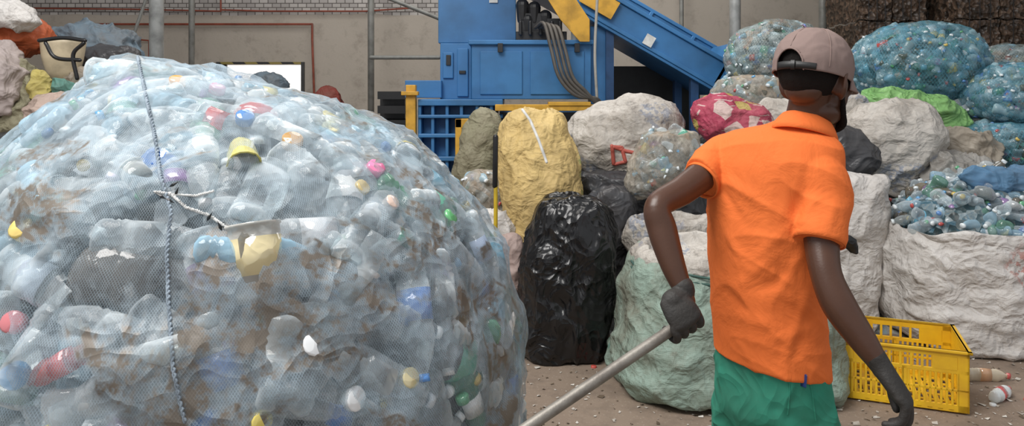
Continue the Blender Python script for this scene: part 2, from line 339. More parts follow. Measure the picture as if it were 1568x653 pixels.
# ================================================================= FOREGROUND BIG NET BAG
clr=(.82,.88,.91)
hero=[(1,640,440,650,520,1.0,clr,.1,(.15,.28,.62),(.1,.3,.7)),(1,335,540,362,640,1.0,clr,.1,(.25,.38,.7),(.1,.3,.7)),
(4,160,425,250,430,1.1,(.16,.145,.13),.65,None,(.3,.3,.3)),(2,395,490,390,425,1.5,(.62,.60,.55),.5,(.72,.62,.36),(.5,.5,.5)),
(0,90,560,50,580,.8,(.6,.12,.10),.45,(.6,.09,.08),(.8,.8,.8)),(1,310,400,330,470,1,clr,.1,(.34,.24,.42),(.3,.15,.4)),
(1,320,385,450,382,1.0,(.40,.66,.85),.25,None,(.4,.6,.75)),(3,575,250,577,256,1.6,clr,1,None,(.9,.25,.45)),(3,24,345,26,352,1.7,clr,1,None,(.85,.65,.2)),
(3,556,282,558,287,1.3,clr,1,None,(.7,.55,.25)),(2,370,195,373,225,.9,(.68,.6,.15),.7,None,(.7,.6,.2)),(3,437,205,455,215,1.7,clr,1,None,(.5,.3,.12)),
(3,268,117,272,121,1.4,clr,1,None,(.8,.4,.12)),(1,10,410,80,460,1.0,clr,.15,(.65,.7,.8),(.15,.4,.75)),(3,628,578,631,583,1.5,clr,1,None,(.68,.6,.35)),
(3,398,648,402,652,1.4,clr,1,None,(.8,.65,.15)),(3,14,490,12,500,1.5,clr,1,None,(.65,.2,.22)),(3,12,580,14,586,1.7,clr,1,None,(.15,.45,.8)),
(1,460,355,540,350,1.1,(.80,.82,.83),.3,(.85,.85,.86),(.6,.6,.6)),(1,300,200,310,290,1,clr,.08,None,(.7,.7,.7)),(1,60,400,130,300,1,clr,.08,None,(.6,.6,.7)),
(1,220,520,110,480,1.1,clr,.08,None,(.7,.7,.7)),(3,690,328,694,332,1.4,clr,1,None,(.15,.5,.2)),(1,130,620,220,560,1.1,clr,.1,None,(.7,.7,.7)),(3,375,178,372,172,1.5,clr,1,None,(.1,.25,.55)),
(3,600,305,604,310,1.3,clr,1,None,(.8,.6,.5)),(1,180,365,270,370,1,clr,.1,None,(.7,.35,.15)),(1,740,350,770,420,1,clr,.15,(.5,.6,.8),(.6,.6,.6)),(1,560,360,600,300,1.1,clr,.08,None,(.6,.6,.6)),(1,480,560,540,470,1.1,clr,.08,None,(.6,.6,.6)),
(3,330,128,335,132,1.4,clr,1,None,(.7,.4,.5)),(3,480,525,483,530,1.7,clr,1,None,(.85,.87,.88)),(3,545,610,548,616,1.7,clr,1,None,(.85,.87,.88)),(3,505,190,508,195,1.6,clr,1,None,(.8,.75,.5)),
(1,540,420,500,480,1.1,clr,.08,None,(.7,.7,.7)),(1,560,560,640,600,1.1,clr,.1,None,(.7,.75,.8)),(1,690,430,700,520,1.0,clr,.1,None,(.7,.7,.7)),(1,440,190,520,230,1.0,clr,.1,None,(.7,.7,.7)),(1,180,250,120,190,1.,clr,.1,None,(.7,.7,.7)),
(1,600,200,650,260,1.,clr,.1,None,(.7,.7,.7)),(1,400,300,430,240,1.1,clr,.1,None,(.7,.7,.7)),(1,420,560,400,640,1.1,clr,.1,None,(.7,.7,.7)),(1,30,540,60,490,1.,clr,.1,None,(.7,.7,.7))]
rows=[(84,200,232),(90,182,275),(104,160,330),(122,132,400),(150,88,508),(190,30,598),(250,-45,680),(330,-110,742),(400,-150,777),(480,-170,797),(560,-180,806),(640,-180,806),(720,-160,795),(800,-100,755),(860,-20,690),(894,60,620)]
rr=[]
for v,a,b in rows:
    pa,pb=math.atan((a-U0)/F),math.atan((b-U0)/F); c=(pa+pb)/2; hf_=(pb-pa)/2; D_=2.35/math.cos(c); r=D_*math.sin(hf_); X=D_*math.sin(c)
    rr.append((v,U0+(X-r)*F/2.35,U0+(X+r)*F/2.35))
big,hit=netbag('giant_net_bag_of_bottles',2.35,rr,m_net,m_core,560,ratio=.97,seed=2,lump=.028,depth=.038,hero=hero,vivid=0,kinds=(0,0,0,1,1,1,4,1,2,0,0,1,0,3),wr=.016,alx=.02,flat=(.5,1),dent=.005,wf=(7,7,3.5),bm=m_bot,sep=.06)
m_cord=plain('grey_blue_cord',(.30,.36,.42),.8); m_wcord=plain('white_cord',(.78,.78,.76),.7); m_blackp=plain('black_plastic',(.012,.012,.013),.35)
def cord(name,pts,hitf,rad,mat,par):
    P=[]
    for k in range(len(pts)-1):
        for s in np.linspace(0,1,10,endpoint=False):
            p,n=hitf(pts[k][0]*(1-s)+pts[k+1][0]*s,pts[k][1]*(1-s)+pts[k+1][1]*s)
            if p is not None:
                n=n if n.dot(Vector((0,0,H))-p)>0 else -n; P.append(p+n*rad*.6)
    P=resample(np.array([list(p) for p in P]),int(len(P)*4)); b=B()
    n=len(P)
    for ph in (0,math.pi):
        Q=P+np.stack([np.cos(np.arange(n)*.9+ph)*rad*.7,np.zeros(n),np.sin(np.arange(n)*.9+ph)*rad*.7],1)+R.normal(size=P.shape)*rad*.12
        v,f=tube(Q,[rad*.75]*n,seg=6,n=n); b.add(v,f)
    return b.obj(name,mat,par,True)
cord('seam_cord',[(211,88),(222,140),(236,200),(246,270),(262,325),(256,390),(258,450),(262,510),(265,560),(274,610),(284,650)],hit,.0038,m_cord,big)
cord('tie_string',[(238,294),(262,298),(285,318),(320,330),(350,350),(383,366)],hit,.0032,m_wcord,big)
cord('tie_string_end',[(262,298),(300,300),(330,292)],hit,.0024,m_wcord,big)
b=B()
for (u,v,a) in [(268,282,.5),(248,300,2.6),(272,294,1.2),(262,307,-.5),(338,346,2.),(352,349,.2),(322,332,1.),(365,372,-.8)]:
    p,n=hit(u,v)
    d=Vector((math.cos(a),0,math.sin(a)))*.014; s=Vector((-d.z,0,d.x))*.28; y=Vector((0,-.006,0))
    b.add([p+y-d,p+y+s-d*.2,p+y+d,p+y-s-d*.2,p+y*1.6],[(0,1,4),(1,2,4),(2,3,4),(3,0,4)])
b.obj('torn_black_strips',m_blackp,big)
# ================================================================= ROOM
m_floor,nt,bs=nm('dusty_concrete_floor')
c=mix(nt,nz(nt,1.3,5,.6),(.31,.235,.175),(.22,.165,.125)); c=mix(nt,ramp(nt,nz(nt,70,3,.6),[(.60,0),(.68,.6)]),c,(.44,.38,.32)); c=mix(nt,ramp(nt,nz(nt,5,5,.7),[(.48,0),(.72,.6)]),c,(.12,.09,.07))
nt.links.new(c,bs.inputs['Base Color']); bs.inputs['Roughness'].default_value=.85; bump(nt,bs,nz(nt,18,5,.6),.2,.008)
B().box(-9,9,-2,22,-.1,0).obj('floor',m_floor)
m_wall,nt,bs=nm('plaster_and_brick_wall')
sp=nd(nt,'ShaderNodeSeparateXYZ'); nt.links.new(pos(nt),sp.inputs[0]); cb=nd(nt,'ShaderNodeCombineXYZ'); nt.links.new(sp.outputs[0],cb.inputs[0]); nt.links.new(sp.outputs[2],cb.inputs[1])
br=nd(nt,'ShaderNodeTexBrick',Scale=3.6); nt.links.new(cb.outputs[0],br.inputs['Vector']); br.inputs['Color1'].default_value=(.58,.55,.52,1); br.inputs['Color2'].default_value=(.38,.355,.34,1); br.inputs['Mortar'].default_value=(.13,.115,.105,1); br.inputs['Mortar Size'].default_value=.025
pl=mix(nt,nz(nt,.9,5,.6),(.54,.485,.42),(.41,.365,.31)); pl=mix(nt,ramp(nt,nz(nt,3,6,.75),[(.52,0),(.75,.7)]),pl,(.24,.20,.165))
zf=mth(nt,'GREATER_THAN',mth(nt,'ADD',sp.outputs[2],mth(nt,'MULTIPLY',nz(nt,1.5,3),.12)),2.93); xf=mth(nt,'LESS_THAN',sp.outputs[0],-1.2); zf=mth(nt,'MULTIPLY',zf,xf)
fin=mix(nt,zf,pl,br.outputs['Color'])
nt.links.new(fin,bs.inputs['Base Color']); bs.inputs['Roughness'].default_value=.9; bump(nt,bs,nz(nt,20,5),.3,.01)
dx0,dx1,dz=-4.73,-3.41,2.10
B().box(-9,dx0,12,12.25,0,6).box(dx1,9,12,12.25,0,6).box(dx0,dx1,12,12.25,dz,6).obj('wall_back',m_wall)
B().box(-9.2,-9,3,12,0,6).obj('wall_left',m_wall); B().box(9,9.2,3,12,0,6).obj('wall_right',m_wall)
m_roof=plain('sheet_metal_roof',(.4,.4,.4),.6); B().box(-9,9,5.5,12.3,6,6.1).obj('shade_ceiling',m_roof)  # partial roof out of view, added to shade the back
m_yb,nt,bs=nm('hazard_strip'); w=nd(nt,'ShaderNodeTexWave',Scale=1.6); w.bands_direction='DIAGONAL'; nt.links.new(pos(nt),w.inputs['Vector']); nt.links.new(ramp(nt,w.outputs['Fac'],[(.49,(.30,.24,.06)),(.51,(.02,.02,.02))]),bs.inputs['Base Color'])
d=empty('door_1'); B().box(dx0,dx1,11.95,12.3,dz-.035,dz).obj('hazard_lintel',m_yb,d); B().box(dx0-.05,dx0,11.95,12.3,0,dz).box(dx1,dx1+.05,11.95,12.3,0,dz).obj('jambs',plain('dark_steel',(.05,.05,.05),.5),d)
B().box(-9,3,15.5,15.7,0,3.5).obj('neighbour_building',plain('white_render',(.85,.83,.8),.8,0,(.78,.75,.7)))
m_steel=plain('galvanised_steel',(.46,.47,.46),.45,.3); m_dsteel=plain('weathered_steel',(.28,.28,.26),.5,.2); m_red=plain('red_paint',(.30,.07,.04),.5)
def pole(name,u0,u1,Y,mat):
    a,b_=(u0-U0)*Y/F,(u1-U0)*Y/F; w=b_-a; b=B(); x=(a+b_)/2
    v,f=tube([(x,Y,0),(x,Y,6)],[w/2]*2,seg=16,rnd=False,n=2); b.add(v,f)
    b.box(x-w,x+w,Y-w,Y+w,0,.03); b.box(x-w,x+w,Y-w,Y+w,5.95,6)
    return b.obj(name,mat,None,True)
pole('steel_post',229,250,8.4,m_steel); pole('steel_post',289,298,11.2,m_dsteel); pole('steel_post',563,573,10.5,m_dsteel)
pole('steel_post',1117,1134,9.6,m_steel); pole('steel_post',1254,1266,10.8,m_dsteel); pole('steel_post',1430,1444,9.8,m_steel); pole('steel_post',1040,1047,11.5,m_dsteel)
def pipe(b,pts,r):
    for k in range(len(pts)-1):
        v,f=tube([pts[k],pts[k+1]],[r,r],seg=10,n=2); b.add(v,f)
b=B(); y=11.9
pipe(b,[W(120,37,y),W(478,37,y),W(478,60,y),W(481,145,y)],.018); pipe(b,[W(338,-30,y),W(338,15,y),W(410,17,y),W(560,17,y),W(630,12,y)],.014); pipe(b,[W(0,12,y),W(200,14,y),W(338,17,y)],.013); pipe(b,[W(203,60,y),W(228,62,y),W(228,100,y)],.013)
b.obj('red_wall_pipes',m_red,None,True)
b=B(); pipe(b,[W(568,88,9.6),W(672,88,9.6)],.028); pipe(b,[W(590,-5,9.6),W(672,28,9.6)],.028); pipe(b,[W(205,52,9),W(230,-20,9)],.02); b.obj('handrail',m_dsteel,None,True)
# ================================================================= BALER + CONVEYOR
m_blue=plain('blue_machine_paint',(.045,.19,.43),.42,0,(.03,.125,.28),2.5,.1); m_dblue=plain('dark_blue_paint',(.02,.07,.18),.45); m_yel=plain('yellow_machine_paint',(.68,.37,.04),.5); m_dark=plain('dark_machinery',(.02,.02,.022),.4); m_hose=plain('hydraulic_hose',(.10,.088,.075),.5); m_sign=plain('sign_white',(.75,.75,.72),.5)
ma=empty('blue_baler_machine')
b=B(); Y=7.5
b.pbox(671,790,-90,66,7.9,1.1); b.pbox(674,722,66,152,7.8,1.1); b.pbox(722,905,66,152,7.45,1.2); b.pbox(717,909,61,68,7.4,1.3)
b.pbox(904,932,40,160,7.6,.25); b.pbox(620,676,123,150,7.7,.5)
b.pbox(640,770,152,162,7.3,1.6); b.pbox(648,760,162,285,7.5,1.4); b.pbox(640,770,176,181,7.3,.3); b.pbox(640,770,205,211,7.3,.3); b.pbox(640,770,240,247,7.3,.3)
for u in (640,660,682,704,728,750): b.pbox(u,u+5,160,290,7.33,.2)
b.pbox(765,945,165,300,7.6,.9)
b.pbox(678,694,80,120,7.77,.05); b.pbox(700,717,74,148,7.77,.05); b.pbox(735,800,78,145,7.43,.03); b.pbox(812,895,78,145,7.43,.03)
b.obj('blue_body',m_blue,ma,bevel=.008)
b=B(); b.pbox(621,636,130,208,7.25,.12); b.pbox(614,640,140,146,7.2,.1); b.pbox(697,762,182,196,7.2,.1); b.pbox(697,707,182,280,7.2,.1); b.pbox(758,945,160,170,7.2,.12); b.pbox(840,905,156,162,7.18,.2)
b.add([W(832,-12,7.3),W(875,-12,7.3),W(903,30,7.3),W(903,64,7.3),W(888,64,7.3),W(858,30,7.3)]+[W(832,-12,7.35),W(875,-12,7.35),W(903,30,7.35),W(903,64,7.35),W(888,64,7.35),W(858,30,7.35)],[(0,1,2,3,4,5)[::-1],(6,7,8,9,10,11)]+[(i,(i+1)%6,6+(i+1)%6,6+i) for i in range(6)])
b.obj('yellow_frame',m_yel,ma,bevel=.006)
b=B(); b.pbox(765,890,172,196,7.55,.04); b.pbox(683,690,84,100,7.75,.04); b.pbox(703,713,108,113,7.75,.04)  # first plate is shade painted into the gap under the yellow beam
for (u,v) in ((800,8),(818,12),(835,25),(808,30),(846,40)):
    vv,ff=tube([W(u,v,7.75),W(u,v+22,7.75)],[.07,.055],seg=14,n=3); b.add(vv,ff)
b.pbox(790,868,48,62,7.6,.4); b.pbox(795,830,20,50,7.7,.3); b.pbox(838,860,28,50,7.65,.25)
for u in (797,812,828,845,858): vv,ff=tube([W(u,52,7.55),W(u,34,7.55)],[.02,.02],seg=8,n=2); b.add(vv,ff)
for u in (762,880): b.pbox(u,u+8,66,80,7.36,.05)
b.obj('pump_valves_gap_shade',m_dark,ma,bevel=.004)
vv,ff=tube([W(882,62,7.5),W(882,44,7.5)],[.05,.05],n=3); B().add(vv,ff).obj('oil_gauge',m_steel,ma,True)
b=B()
for k in range(4):
    o=k*7; pts=[W(820+o*.8,42,7.5),W(833+o,36+k*2,7.25),W(844+o,75,7.18),W(856+o,118,7.15),W(882+o*.7,146-k*2,7.15),W(915,152+k*3,7.2),W(925,175,7.3)]
    vv,ff=tube(pts,[.018]*7,seg=10,n=50); b.add(vv,ff)
b.obj('hydraulic_hoses',m_hose,ma,True)
vv,ff=tube([W(915,-10,7.2),W(911,80,7.2),W(914,150,7.2)],[.014]*3,seg=8,n=20); B().add(vv,ff).obj('cable',plain('grey_cable',(.4,.38,.34),.6),ma,True)
b=B(); b.add([W(749,-5,7.88),W(762,-5,7.88),W(762,4,7.88),W(749,4,7.88)],[(0,3,2,1)]); b.obj('warning_label',m_sign,ma)
co=empty('inclined_conveyor')
p0=W(1105,112,7.5); dirv=(W(1105,112,7.5)-W(880,-18,7.5)).normalized(); up=Vector((-dirv.z,0,dirv.x)); up=up if up.z>0 else -up
def cbox(b,s0,s1,y0,y1,h0,h1):
    c=p0-dirv*((s0+s1)/2)+up*((h0+h1)/2)+Vector((0,(y0+y1)/2,0)); b.obox(c,dirv*((s1-s0)/2),Vector((0,(y1-y0)/2,0)),up*((h1-h0)/2))
b=B(); cbox(b,-.02,4.5,0,.05,-.14,.10); cbox(b,-.02,4.5,-.04,.06,-.17,-.13); cbox(b,-.02,4.5,-.04,.06,.10,.14); cbox(b,-.05,4.5,.95,1.0,-.14,.36); cbox(b,-.1,4.5,.93,1.02,.36,.40); cbox(b,-.1,4.5,-.02,1.0,-.2,-.17)
for k in range(8): cbox(b,.25+k*.55,.29+k*.55,.9,.96,.0,.36)
cbox(b,-.1,.02,0,1.0,-.17,.36)
b.obj('blue_side_frames',m_blue,co,bevel=.006)
b=B(); cbox(b,1.25,1.62,-.07,-.04,-.1,.09); b.obj('yellow_side_plate',m_yel,co)
b=B(); cbox(b,0,4.5,.05,.95,0,.03)
for k in range(12): cbox(b,.2+k*.36,.23+k*.36,.07,.93,.03,.08)
b.obj('belt',m_dark,co)
b=B()
for s in (.3,1.3):
    p=p0-dirv*s; b.box(p.x-.04,p.x+.04,8.3,8.4,0,p.z-.1); b.box(p.x-.04,p.x+.04,7.55,7.63,0,p.z-.14)
b.obj('legs',m_dblue,co)
b=B(); b.box(W(935,0,8.6).x,W(1075,0,8.6).x,8.7,9.2,0,1.9); b.obj('underside_shade_box',m_dark)  # dark box put in for the shade beneath the conveyor
b=B(); c=W(994,62,7.44); b.obox(c,dirv*.05,Vector((0,.004,0)),up*.055); b.obj('safety_sign',m_sign,co)
b=B()
for k in range(5): b.pbox(578,625,140+k*22,152+k*22,8.2-.1*k,.6)
b.pbox(582,620,140,260,8.5,.4); b.obj('black_plastic_pallets',m_blackp)
m_bale=coremat('brown_bale',[(.25,(.02,.014,.01)),(.5,(.07,.045,.03)),(.7,(.12,.075,.05)),(.9,(.22,.16,.11))],20)
def bale(u0,u1,Y,z1):
    e=empty('stacked_bales'); a,b_=(u0-U0)*Y/F,(u1-U0)*Y/F; z=0
    while z<z1:
        h=.48; n=26; bb=B()
        for (A,Bq,Cq) in (((a,Y,z),(b_-a,0,0),(0,0,h)),((a,Y,z),(0,1,0),(0,0,h)),((b_,Y,z),(0,1,0),(0,0,h)),((a,Y,z+h),(b_-a,0,0),(0,1,0))):
            A,Bq,Cq=map(np.array,(A,Bq,Cq)); s=np.linspace(0,1,n); g=np.array([A+Bq*i+Cq*j for j in s for i in s],float); g+=.03*np.stack([pn(g*9+i*17) for i in range(3)],1)
            bb.add(g,[(j*n+i,j*n+i+1,(j+1)*n+i+1,(j+1)*n+i) for j in range(n-1) for i in range(n-1)])
        bb.obj('bale',m_bale,e)
        sb=B()
        for k in (.25,.5,.75): x=a+(b_-a)*k; sb.box(x-.004,x+.004,Y-.035,Y-.03,z,z+h)
        sb.obj('strap',m_dark,e); z+=h+.02
bale(1316,1366,9.3,3.2); bale(1368,1418,9.3,3.2); bale(1466,1530,9.0,3.2); bale(1532,1600,9.0,3.2)
# ================================================================= WASTE HEAPS
m_heap=coremat('mixed_plastic_waste',[(.22,(.05,.05,.045)),(.38,(.16,.16,.15)),(.5,(.35,.34,.31)),(.62,(.22,.28,.3)),(.8,(.5,.48,.45))],14)
def sst(a,b,x): t=np.clip((x-a)/(b-a),0,1); return t*t*(3-2*t)
def heap(name,x0,x1,y0,y1,fn,nx=120,ny=80):
    X,Yg=np.meshgrid(np.linspace(x0,x1,nx),np.linspace(y0,y1,ny)); Z=fn(X,Yg); P=np.stack([X,Yg,Z],-1).reshape(-1,3)
    P[:,2]+=.07*pn(P*np.array([5,5,0])+3)+.04*pn(P*np.array([14,14,0])+3); P[:,2]=np.where(Z.ravel()<.01,-.02,np.maximum(P[:,2],-.02))
    i,j=np.meshgrid(np.arange(ny-1),np.arange(nx-1),indexing='ij'); f=np.stack([i*nx+j,i*nx+j+1,(i+1)*nx+j+1,(i+1)*nx+j],-1).reshape(-1,4)
    return mesh(name,P,f,m_heap)
def hr(X,Y): return (sst(4.7,6.4,Y)*(.95+.45*sst(1.5,3.2,X)))*sst(-.4,.3,X)*np.where(X<2.0,1-sst(6.7,7.2,Y),1)*(1-sst(8.2,8.9,Y))
def hl(X,Y): return 1.35*sst(4.6,6.0,Y)*(1-sst(-3.3,-2.4,X))*(1-sst(8.0,9.0,Y))
er=empty('plastic_waste_heap'); h1=heap('mound',-.5,6.2,4.6,9,hr); h1.parent=er
el=empty('plastic_waste_heap'); h2=heap('mound',-6.5,-2.2,4.5,9,hl); h2.parent=el
def scatter(fn,n,x0,x1,y0,y1,par,sc=1.1):
    it=[]
    while len(it)<n:
        x,y=random.uniform(x0,x1),random.uniform(y0,y1); z=float(fn(np.array([x]),np.array([y]))[0])
        if z<.1: continue
        it.append(rndb((x,y,z+.06+random.uniform(-.03,.05)),(random.gauss(0,1),random.gauss(0,1),random.gauss(0,.4)),(0,0,1,1,4),sc,1,.2))
    bottles('loose_bottles',it,m_botf,par)
scatter(hr,420,-.4,6,4.8,7,er); scatter(hl,180,-6,-2.4,4.8,7,el)
# ---------------- cloth colours
c_white=cloth('white_woven_plastic',(.74,.71,.68),(.64,.61,.58),amt=.35,marks=(.5,.16,.12)); c_white2=cloth('dusty_white_woven',(.64,.60,.55),(.52,.48,.43),amt=.6,marks=(.25,.3,.4))
c_yel=cloth('yellow_woven_plastic',(.74,.55,.24),(.64,.45,.17),(.28,.20,.1),.4,marks=(.3,.42,.15)); c_grn=cloth('pale_green_woven',(.33,.43,.36),(.24,.33,.28),(.15,.12,.085),.7,marks=(.08,.22,.18)); c_olive=cloth('olive_woven',(.32,.30,.20),None,amt=.4)
c_grey=cloth('grey_plastic_film',(.38,.36,.33),None,amt=.4,rough=.3,weave=0,wr=.8); c_dgrey=cloth('dark_grey_film',(.07,.07,.075),None,amt=.1,rough=.35,weave=0); c_beige=cloth('beige_film',(.48,.42,.34),None,amt=.4,weave=0,rough=.4)
c_lime=cloth('lime_green_film',(.30,.52,.20),(.18,.42,.13),amt=.15,weave=0,rough=.3,wr=.9); c_pink=cloth('pink_printed_woven',(.52,.08,.14),(.40,.05,.1),(.3,.15,.12),amt=.3,prints=((.68,.52,.48),(.5,.4,.12))); c_tarp=cloth('blue_tarp',(.12,.25,.42),(.09,.19,.30),amt=.3,weave=0); c_or=cloth('orange_film',(.62,.14,.05),None,amt=.2,weave=0); c_teal=cloth('teal_film',(.12,.33,.28),None,amt=.3,weave=0); c_slate=cloth('slate_blue_film',(.16,.22,.27),None,amt=.5,weave=0)
m_blk,nt,bs=nm('black_bin_liner'); bs.inputs['Base Color'].default_value=(.010,.010,.011,1); bs.inputs['Roughness'].default_value=.25; bs.inputs['Specular IOR Level'].default_value=.5
n1=bump(nt,bs,crumple(nt,6,.2),.65,.06); bump(nt,bs,nz(nt,24,2,.5,dist=1.5),.2,.006,n1)
# ---------------- floor standing sacks
loft('black_rubbish_bag',4.45,[(302,838,885),(306,828,915),(318,822,936),(345,817,944),(380,806,943),(430,798,939),(480,794,936),(525,795,931),(541,802,925)],m_blk,ratio=.9,n=2.6,lump=.03,wr=.022,wf=(14,14,5),seed=3,nu=180,nv=150)
g=empty('green_woven_bag'); loft('bag',4.05,[(388,978,1225),(398,970,1240),(430,962,1256),(470,950,1268),(510,940,1275),(550,934,1280),(572,940,1276),(580,956,1262)],c_grn,ratio=.82,n=2.7,lump=.04,wr=.02,wf=(7,7,11),seed=4,nu=180,nv=120,open_top=.06,parent=g)
loft('folded_liner',4.05,[(372,990,1215),(382,975,1228),(395,972,1236),(402,975,1232)],c_white2,ratio=.82,lump=.02,wr=.02,wf=(16,16,5),seed=14,open_top=.08,parent=g)
b=B()
for k in range(3):
    V,f=tube([( (1105+138*math.cos(t)-U0)*4.05/F, 4.05+.43*math.sin(t), 1.55-(400+k*9-147)*4.05/F+.01*math.sin(5*t)) for t in np.linspace(math.pi,2*math.pi,20)],[.006]*20,seg=6,n=60); b.add(V,f)
b.obj('drawstring',plain('dark_green_cord',(.05,.12,.10),.7),g,True)
loft('white_woven_sack',4.75,[(330,970,1080),(338,962,1098),(360,958,1105),(400,965,1105),(460,960,1100),(510,965,1090),(516,975,1080)],c_white2,ratio=.7,lump=.03,wr=.02,wf=(12,12,5),seed=5,open_top=.1)
loft('white_woven_sack',4.9,[(266,1290,1342),(272,1270,1355),(290,1250,1359),(340,1245,1360),(400,1248,1352),(450,1250,1346),(495,1255,1342),(505,1265,1330)],c_white,ratio=.6,lump=.03,wr=.02,wf=(10,10,6),seed=6)
wb=empty('white_bulk_bag_of_bottles'); loft('bag',4.8,[(336,1366,1636),(345,1358,1645),(390,1352,1652),(430,1354,1652),(470,1360,1645),(500,1368,1636),(513,1380,1624)],c_white,ratio=.95,bmax=.52,n=3,lump=.04,wr=.022,wf=(4,4,11),seed=7,nu=200,nv=130,open_top=.10,parent=wb)
it=[]
for k in range(330):
    a=random.uniform(0,6.28); r=math.sqrt(random.random()); x=(1502-U0)*4.8/F+.52*r*math.cos(a)*1.02; y=4.8+.46*r*math.sin(a); z=.74+.30*(1-r**2)*(random.random()**.35)
    it.append(rndb((x,y,z),(random.gauss(0,1),random.gauss(0,1),random.gauss(0,.5)),(0,0,0,1),1,1,.08,(.85,.88,.9)))
bottles('bottles',it,m_botf,wb)
loft('filling',4.8,[(278,1480,1530),(290,1430,1580),(315,1390,1620),(345,1375,1635),(360,1380,1630)],m_core2,ratio=.85,seed=8,parent=wb)
loft('blue_tarp_sheet',4.62,[(258,1490,1560),(263,1476,1610),(275,1472,1640),(288,1482,1640),(296,1505,1630)],c_tarp,ratio=.25,lump=.02,wr=.03,seed=9)
# ---------------- upper pile
s_yel=loft('yellow_woven_sack',5.0,[(165,797,815),(170,780,845),(188,769,868),(220,763,880),(260,761,887),(300,765,890),(335,773,882),(360,785,860),(374,795,830)],c_yel,ratio=.75,lump=.03,wr=.02,wf=(12,12,4),seed=10,shear=.15,nu=150,nv=120)
s_w5=loft('white_woven_sack',5.6,[(149,955,1000),(156,915,1025),(175,878,1042),(205,864,1048),(245,872,1044),(285,885,1020),(315,900,1000)],c_white2,ratio=.75,lump=.04,wr=.022,wf=(8,8,6),seed=11,nu=150,nv=120)
netbag('clear_bag_of_bottles',5.05,[(200,1000,1050),(207,985,1068),(230,972,1071),(260,962,1062),(290,957,1035),(306,965,1005)],m_net4,m_heap,60,seed=12,sc=.9,alx=0)
loft('grey_plastic_sheet',5.35,[(262,880,1010),(275,870,1060),(300,870,1090),(340,870,1100),(420,880,1100)],c_dgrey,ratio=.5,wr=.03,seed=13)
loft('black_rubbish_bag',5.0,[(288,915,955),(296,895,968),(320,890,975),(350,895,972),(430,900,970),(498,905,965)],c_dgrey,ratio=.8,wr=.02,seed=15)
loft('pink_printed_sack',5.4,[(144,1075,1100),(150,1070,1135),(170,1063,1178),(195,1066,1190),(215,1080,1180),(232,1100,1160)],c_pink,ratio=.8,wr=.02,seed=16)
loft('olive_woven_sack',5.8,[(163,728,745),(172,718,762),(200,708,768),(235,698,768),(265,697,765),(330,700,765),(420,700,765),(449,705,760)],c_olive,ratio=.9,wr=.018,wf=(10,10,5),seed=17)
netbag('clear_bag_of_bottles',5.3,[(260,730,755),(268,715,770),(290,708,778),(330,715,790),(400,720,800),(478,730,800)],m_net4,m_heap,60,seed=18,alx=0)
loft('white_scrap_sack',4.9,[(318,742,765),(325,735,778),(345,733,790),(380,745,805),(430,750,815),(505,750,820)],c_white,ratio=.8,wr=.025,wf=(14,14,10),seed=19)
loft('pale_pink_sack',4.6,[(365,765,785),(375,760,798),(410,765,802),(470,770,802),(529,775,800)],cloth('pale_pink_film',(.5,.38,.35),weave=0),ratio=.9,wr=.02,seed=20)
loft('white_woven_sack',5.9,[(152,1175,1225),(158,1165,1260),(175,1155,1300),(200,1160,1320),(240,1170,1320)],c_white2,ratio=.8,wr=.02,seed=21)
loft('white_woven_sack',6.0,[(140,1280,1310),(148,1265,1328),(175,1260,1335),(210,1265,1335)],c_white2,ratio=.8,wr=.02,seed=22)
loft('dark_grey_sheet',5.3,[(198,1275,1300),(208,1268,1320),(230,1265,1335),(255,1275,1340),(270,1285,1330)],c_dgrey,ratio=.8,wr=.025,seed=23)
loft('white_woven_sack',5.45,[(153,1345,1385),(160,1318,1418),(180,1300,1433),(210,1296,1437),(245,1305,1432),(275,1325,1415),(300,1350,1400)],c_white2,ratio=.85,lump=.035,wr=.022,wf=(8,8,7),seed=24,nu=150,nv=120)
loft('lime_green_film_sheet',6.0,[(134,1340,1375),(140,1322,1400),(152,1318,1440),(170,1340,1468),(190,1390,1482),(210,1430,1482),(222,1440,1475)],c_lime,ratio=.6,wr=.03,wf=(9,9,12),seed=25)
loft('beige_film_bundle',5.6,[(198,1440,1480),(205,1435,1510),(225,1433,1525),(245,1435,1530),(262,1445,1520)],c_beige,ratio=.8,wr=.04,wf=(12,12,12),seed=26)
loft('beige_film_bundle',5.3,[(235,1420,1470),(245,1410,1500),(262,1405,1520),(290,1410,1530)],c_grey,ratio=.8,wr=.04,wf=(12,12,12),seed=27)
TT=(.48,.70,.78); TG=(.7,.8,.82)
netbag('net_bag_of_bottles',7.2,[(34,1165,1215),(40,1140,1238),(60,1118,1252),(90,1109,1256),(115,1113,1250),(130,1130,1240),(140,1150,1225)],m_net3,m_core2,230,seed=30,tint=TG,alx=.1)
netbag('net_bag_of_bottles',6.3,[(116,1120,1180),(122,1100,1205),(140,1090,1215),(160,1092,1210),(172,1105,1200)],m_net4,m_core2,110,seed=31,tint=TG,alx=.08)
netbag('net_bag_of_bottles',6.7,[(35,1385,1435),(42,1355,1465),(65,1318,1495),(100,1304,1508),(135,1316,1496),(158,1350,1465),(172,1380,1440)],m_net2,m_core2,430,seed=32,lump=.025,tint=TT,alx=.15)
netbag('net_bag_of_bottles',6.2,[(97,1530,1590),(104,1505,1620),(125,1485,1640),(150,1478,1645),(175,1486,1640),(195,1510,1620)],m_net2,m_core2,300,seed=33,tint=TT,alx=.15)
netbag('net_bag_of_bottles',7.6,[(70,1520,1560),(76,1500,1600),(95,1492,1620),(120,1500,1620)],m_net3,m_core2,110,seed=34,tint=TG,alx=.08)
netbag('net_bag_of_bottles',5.8,[(190,1500,1590),(200,1480,1620),(220,1478,1640),(245,1490,1640)],m_net2,m_core2,140,seed=35,tint=TT,alx=.15)
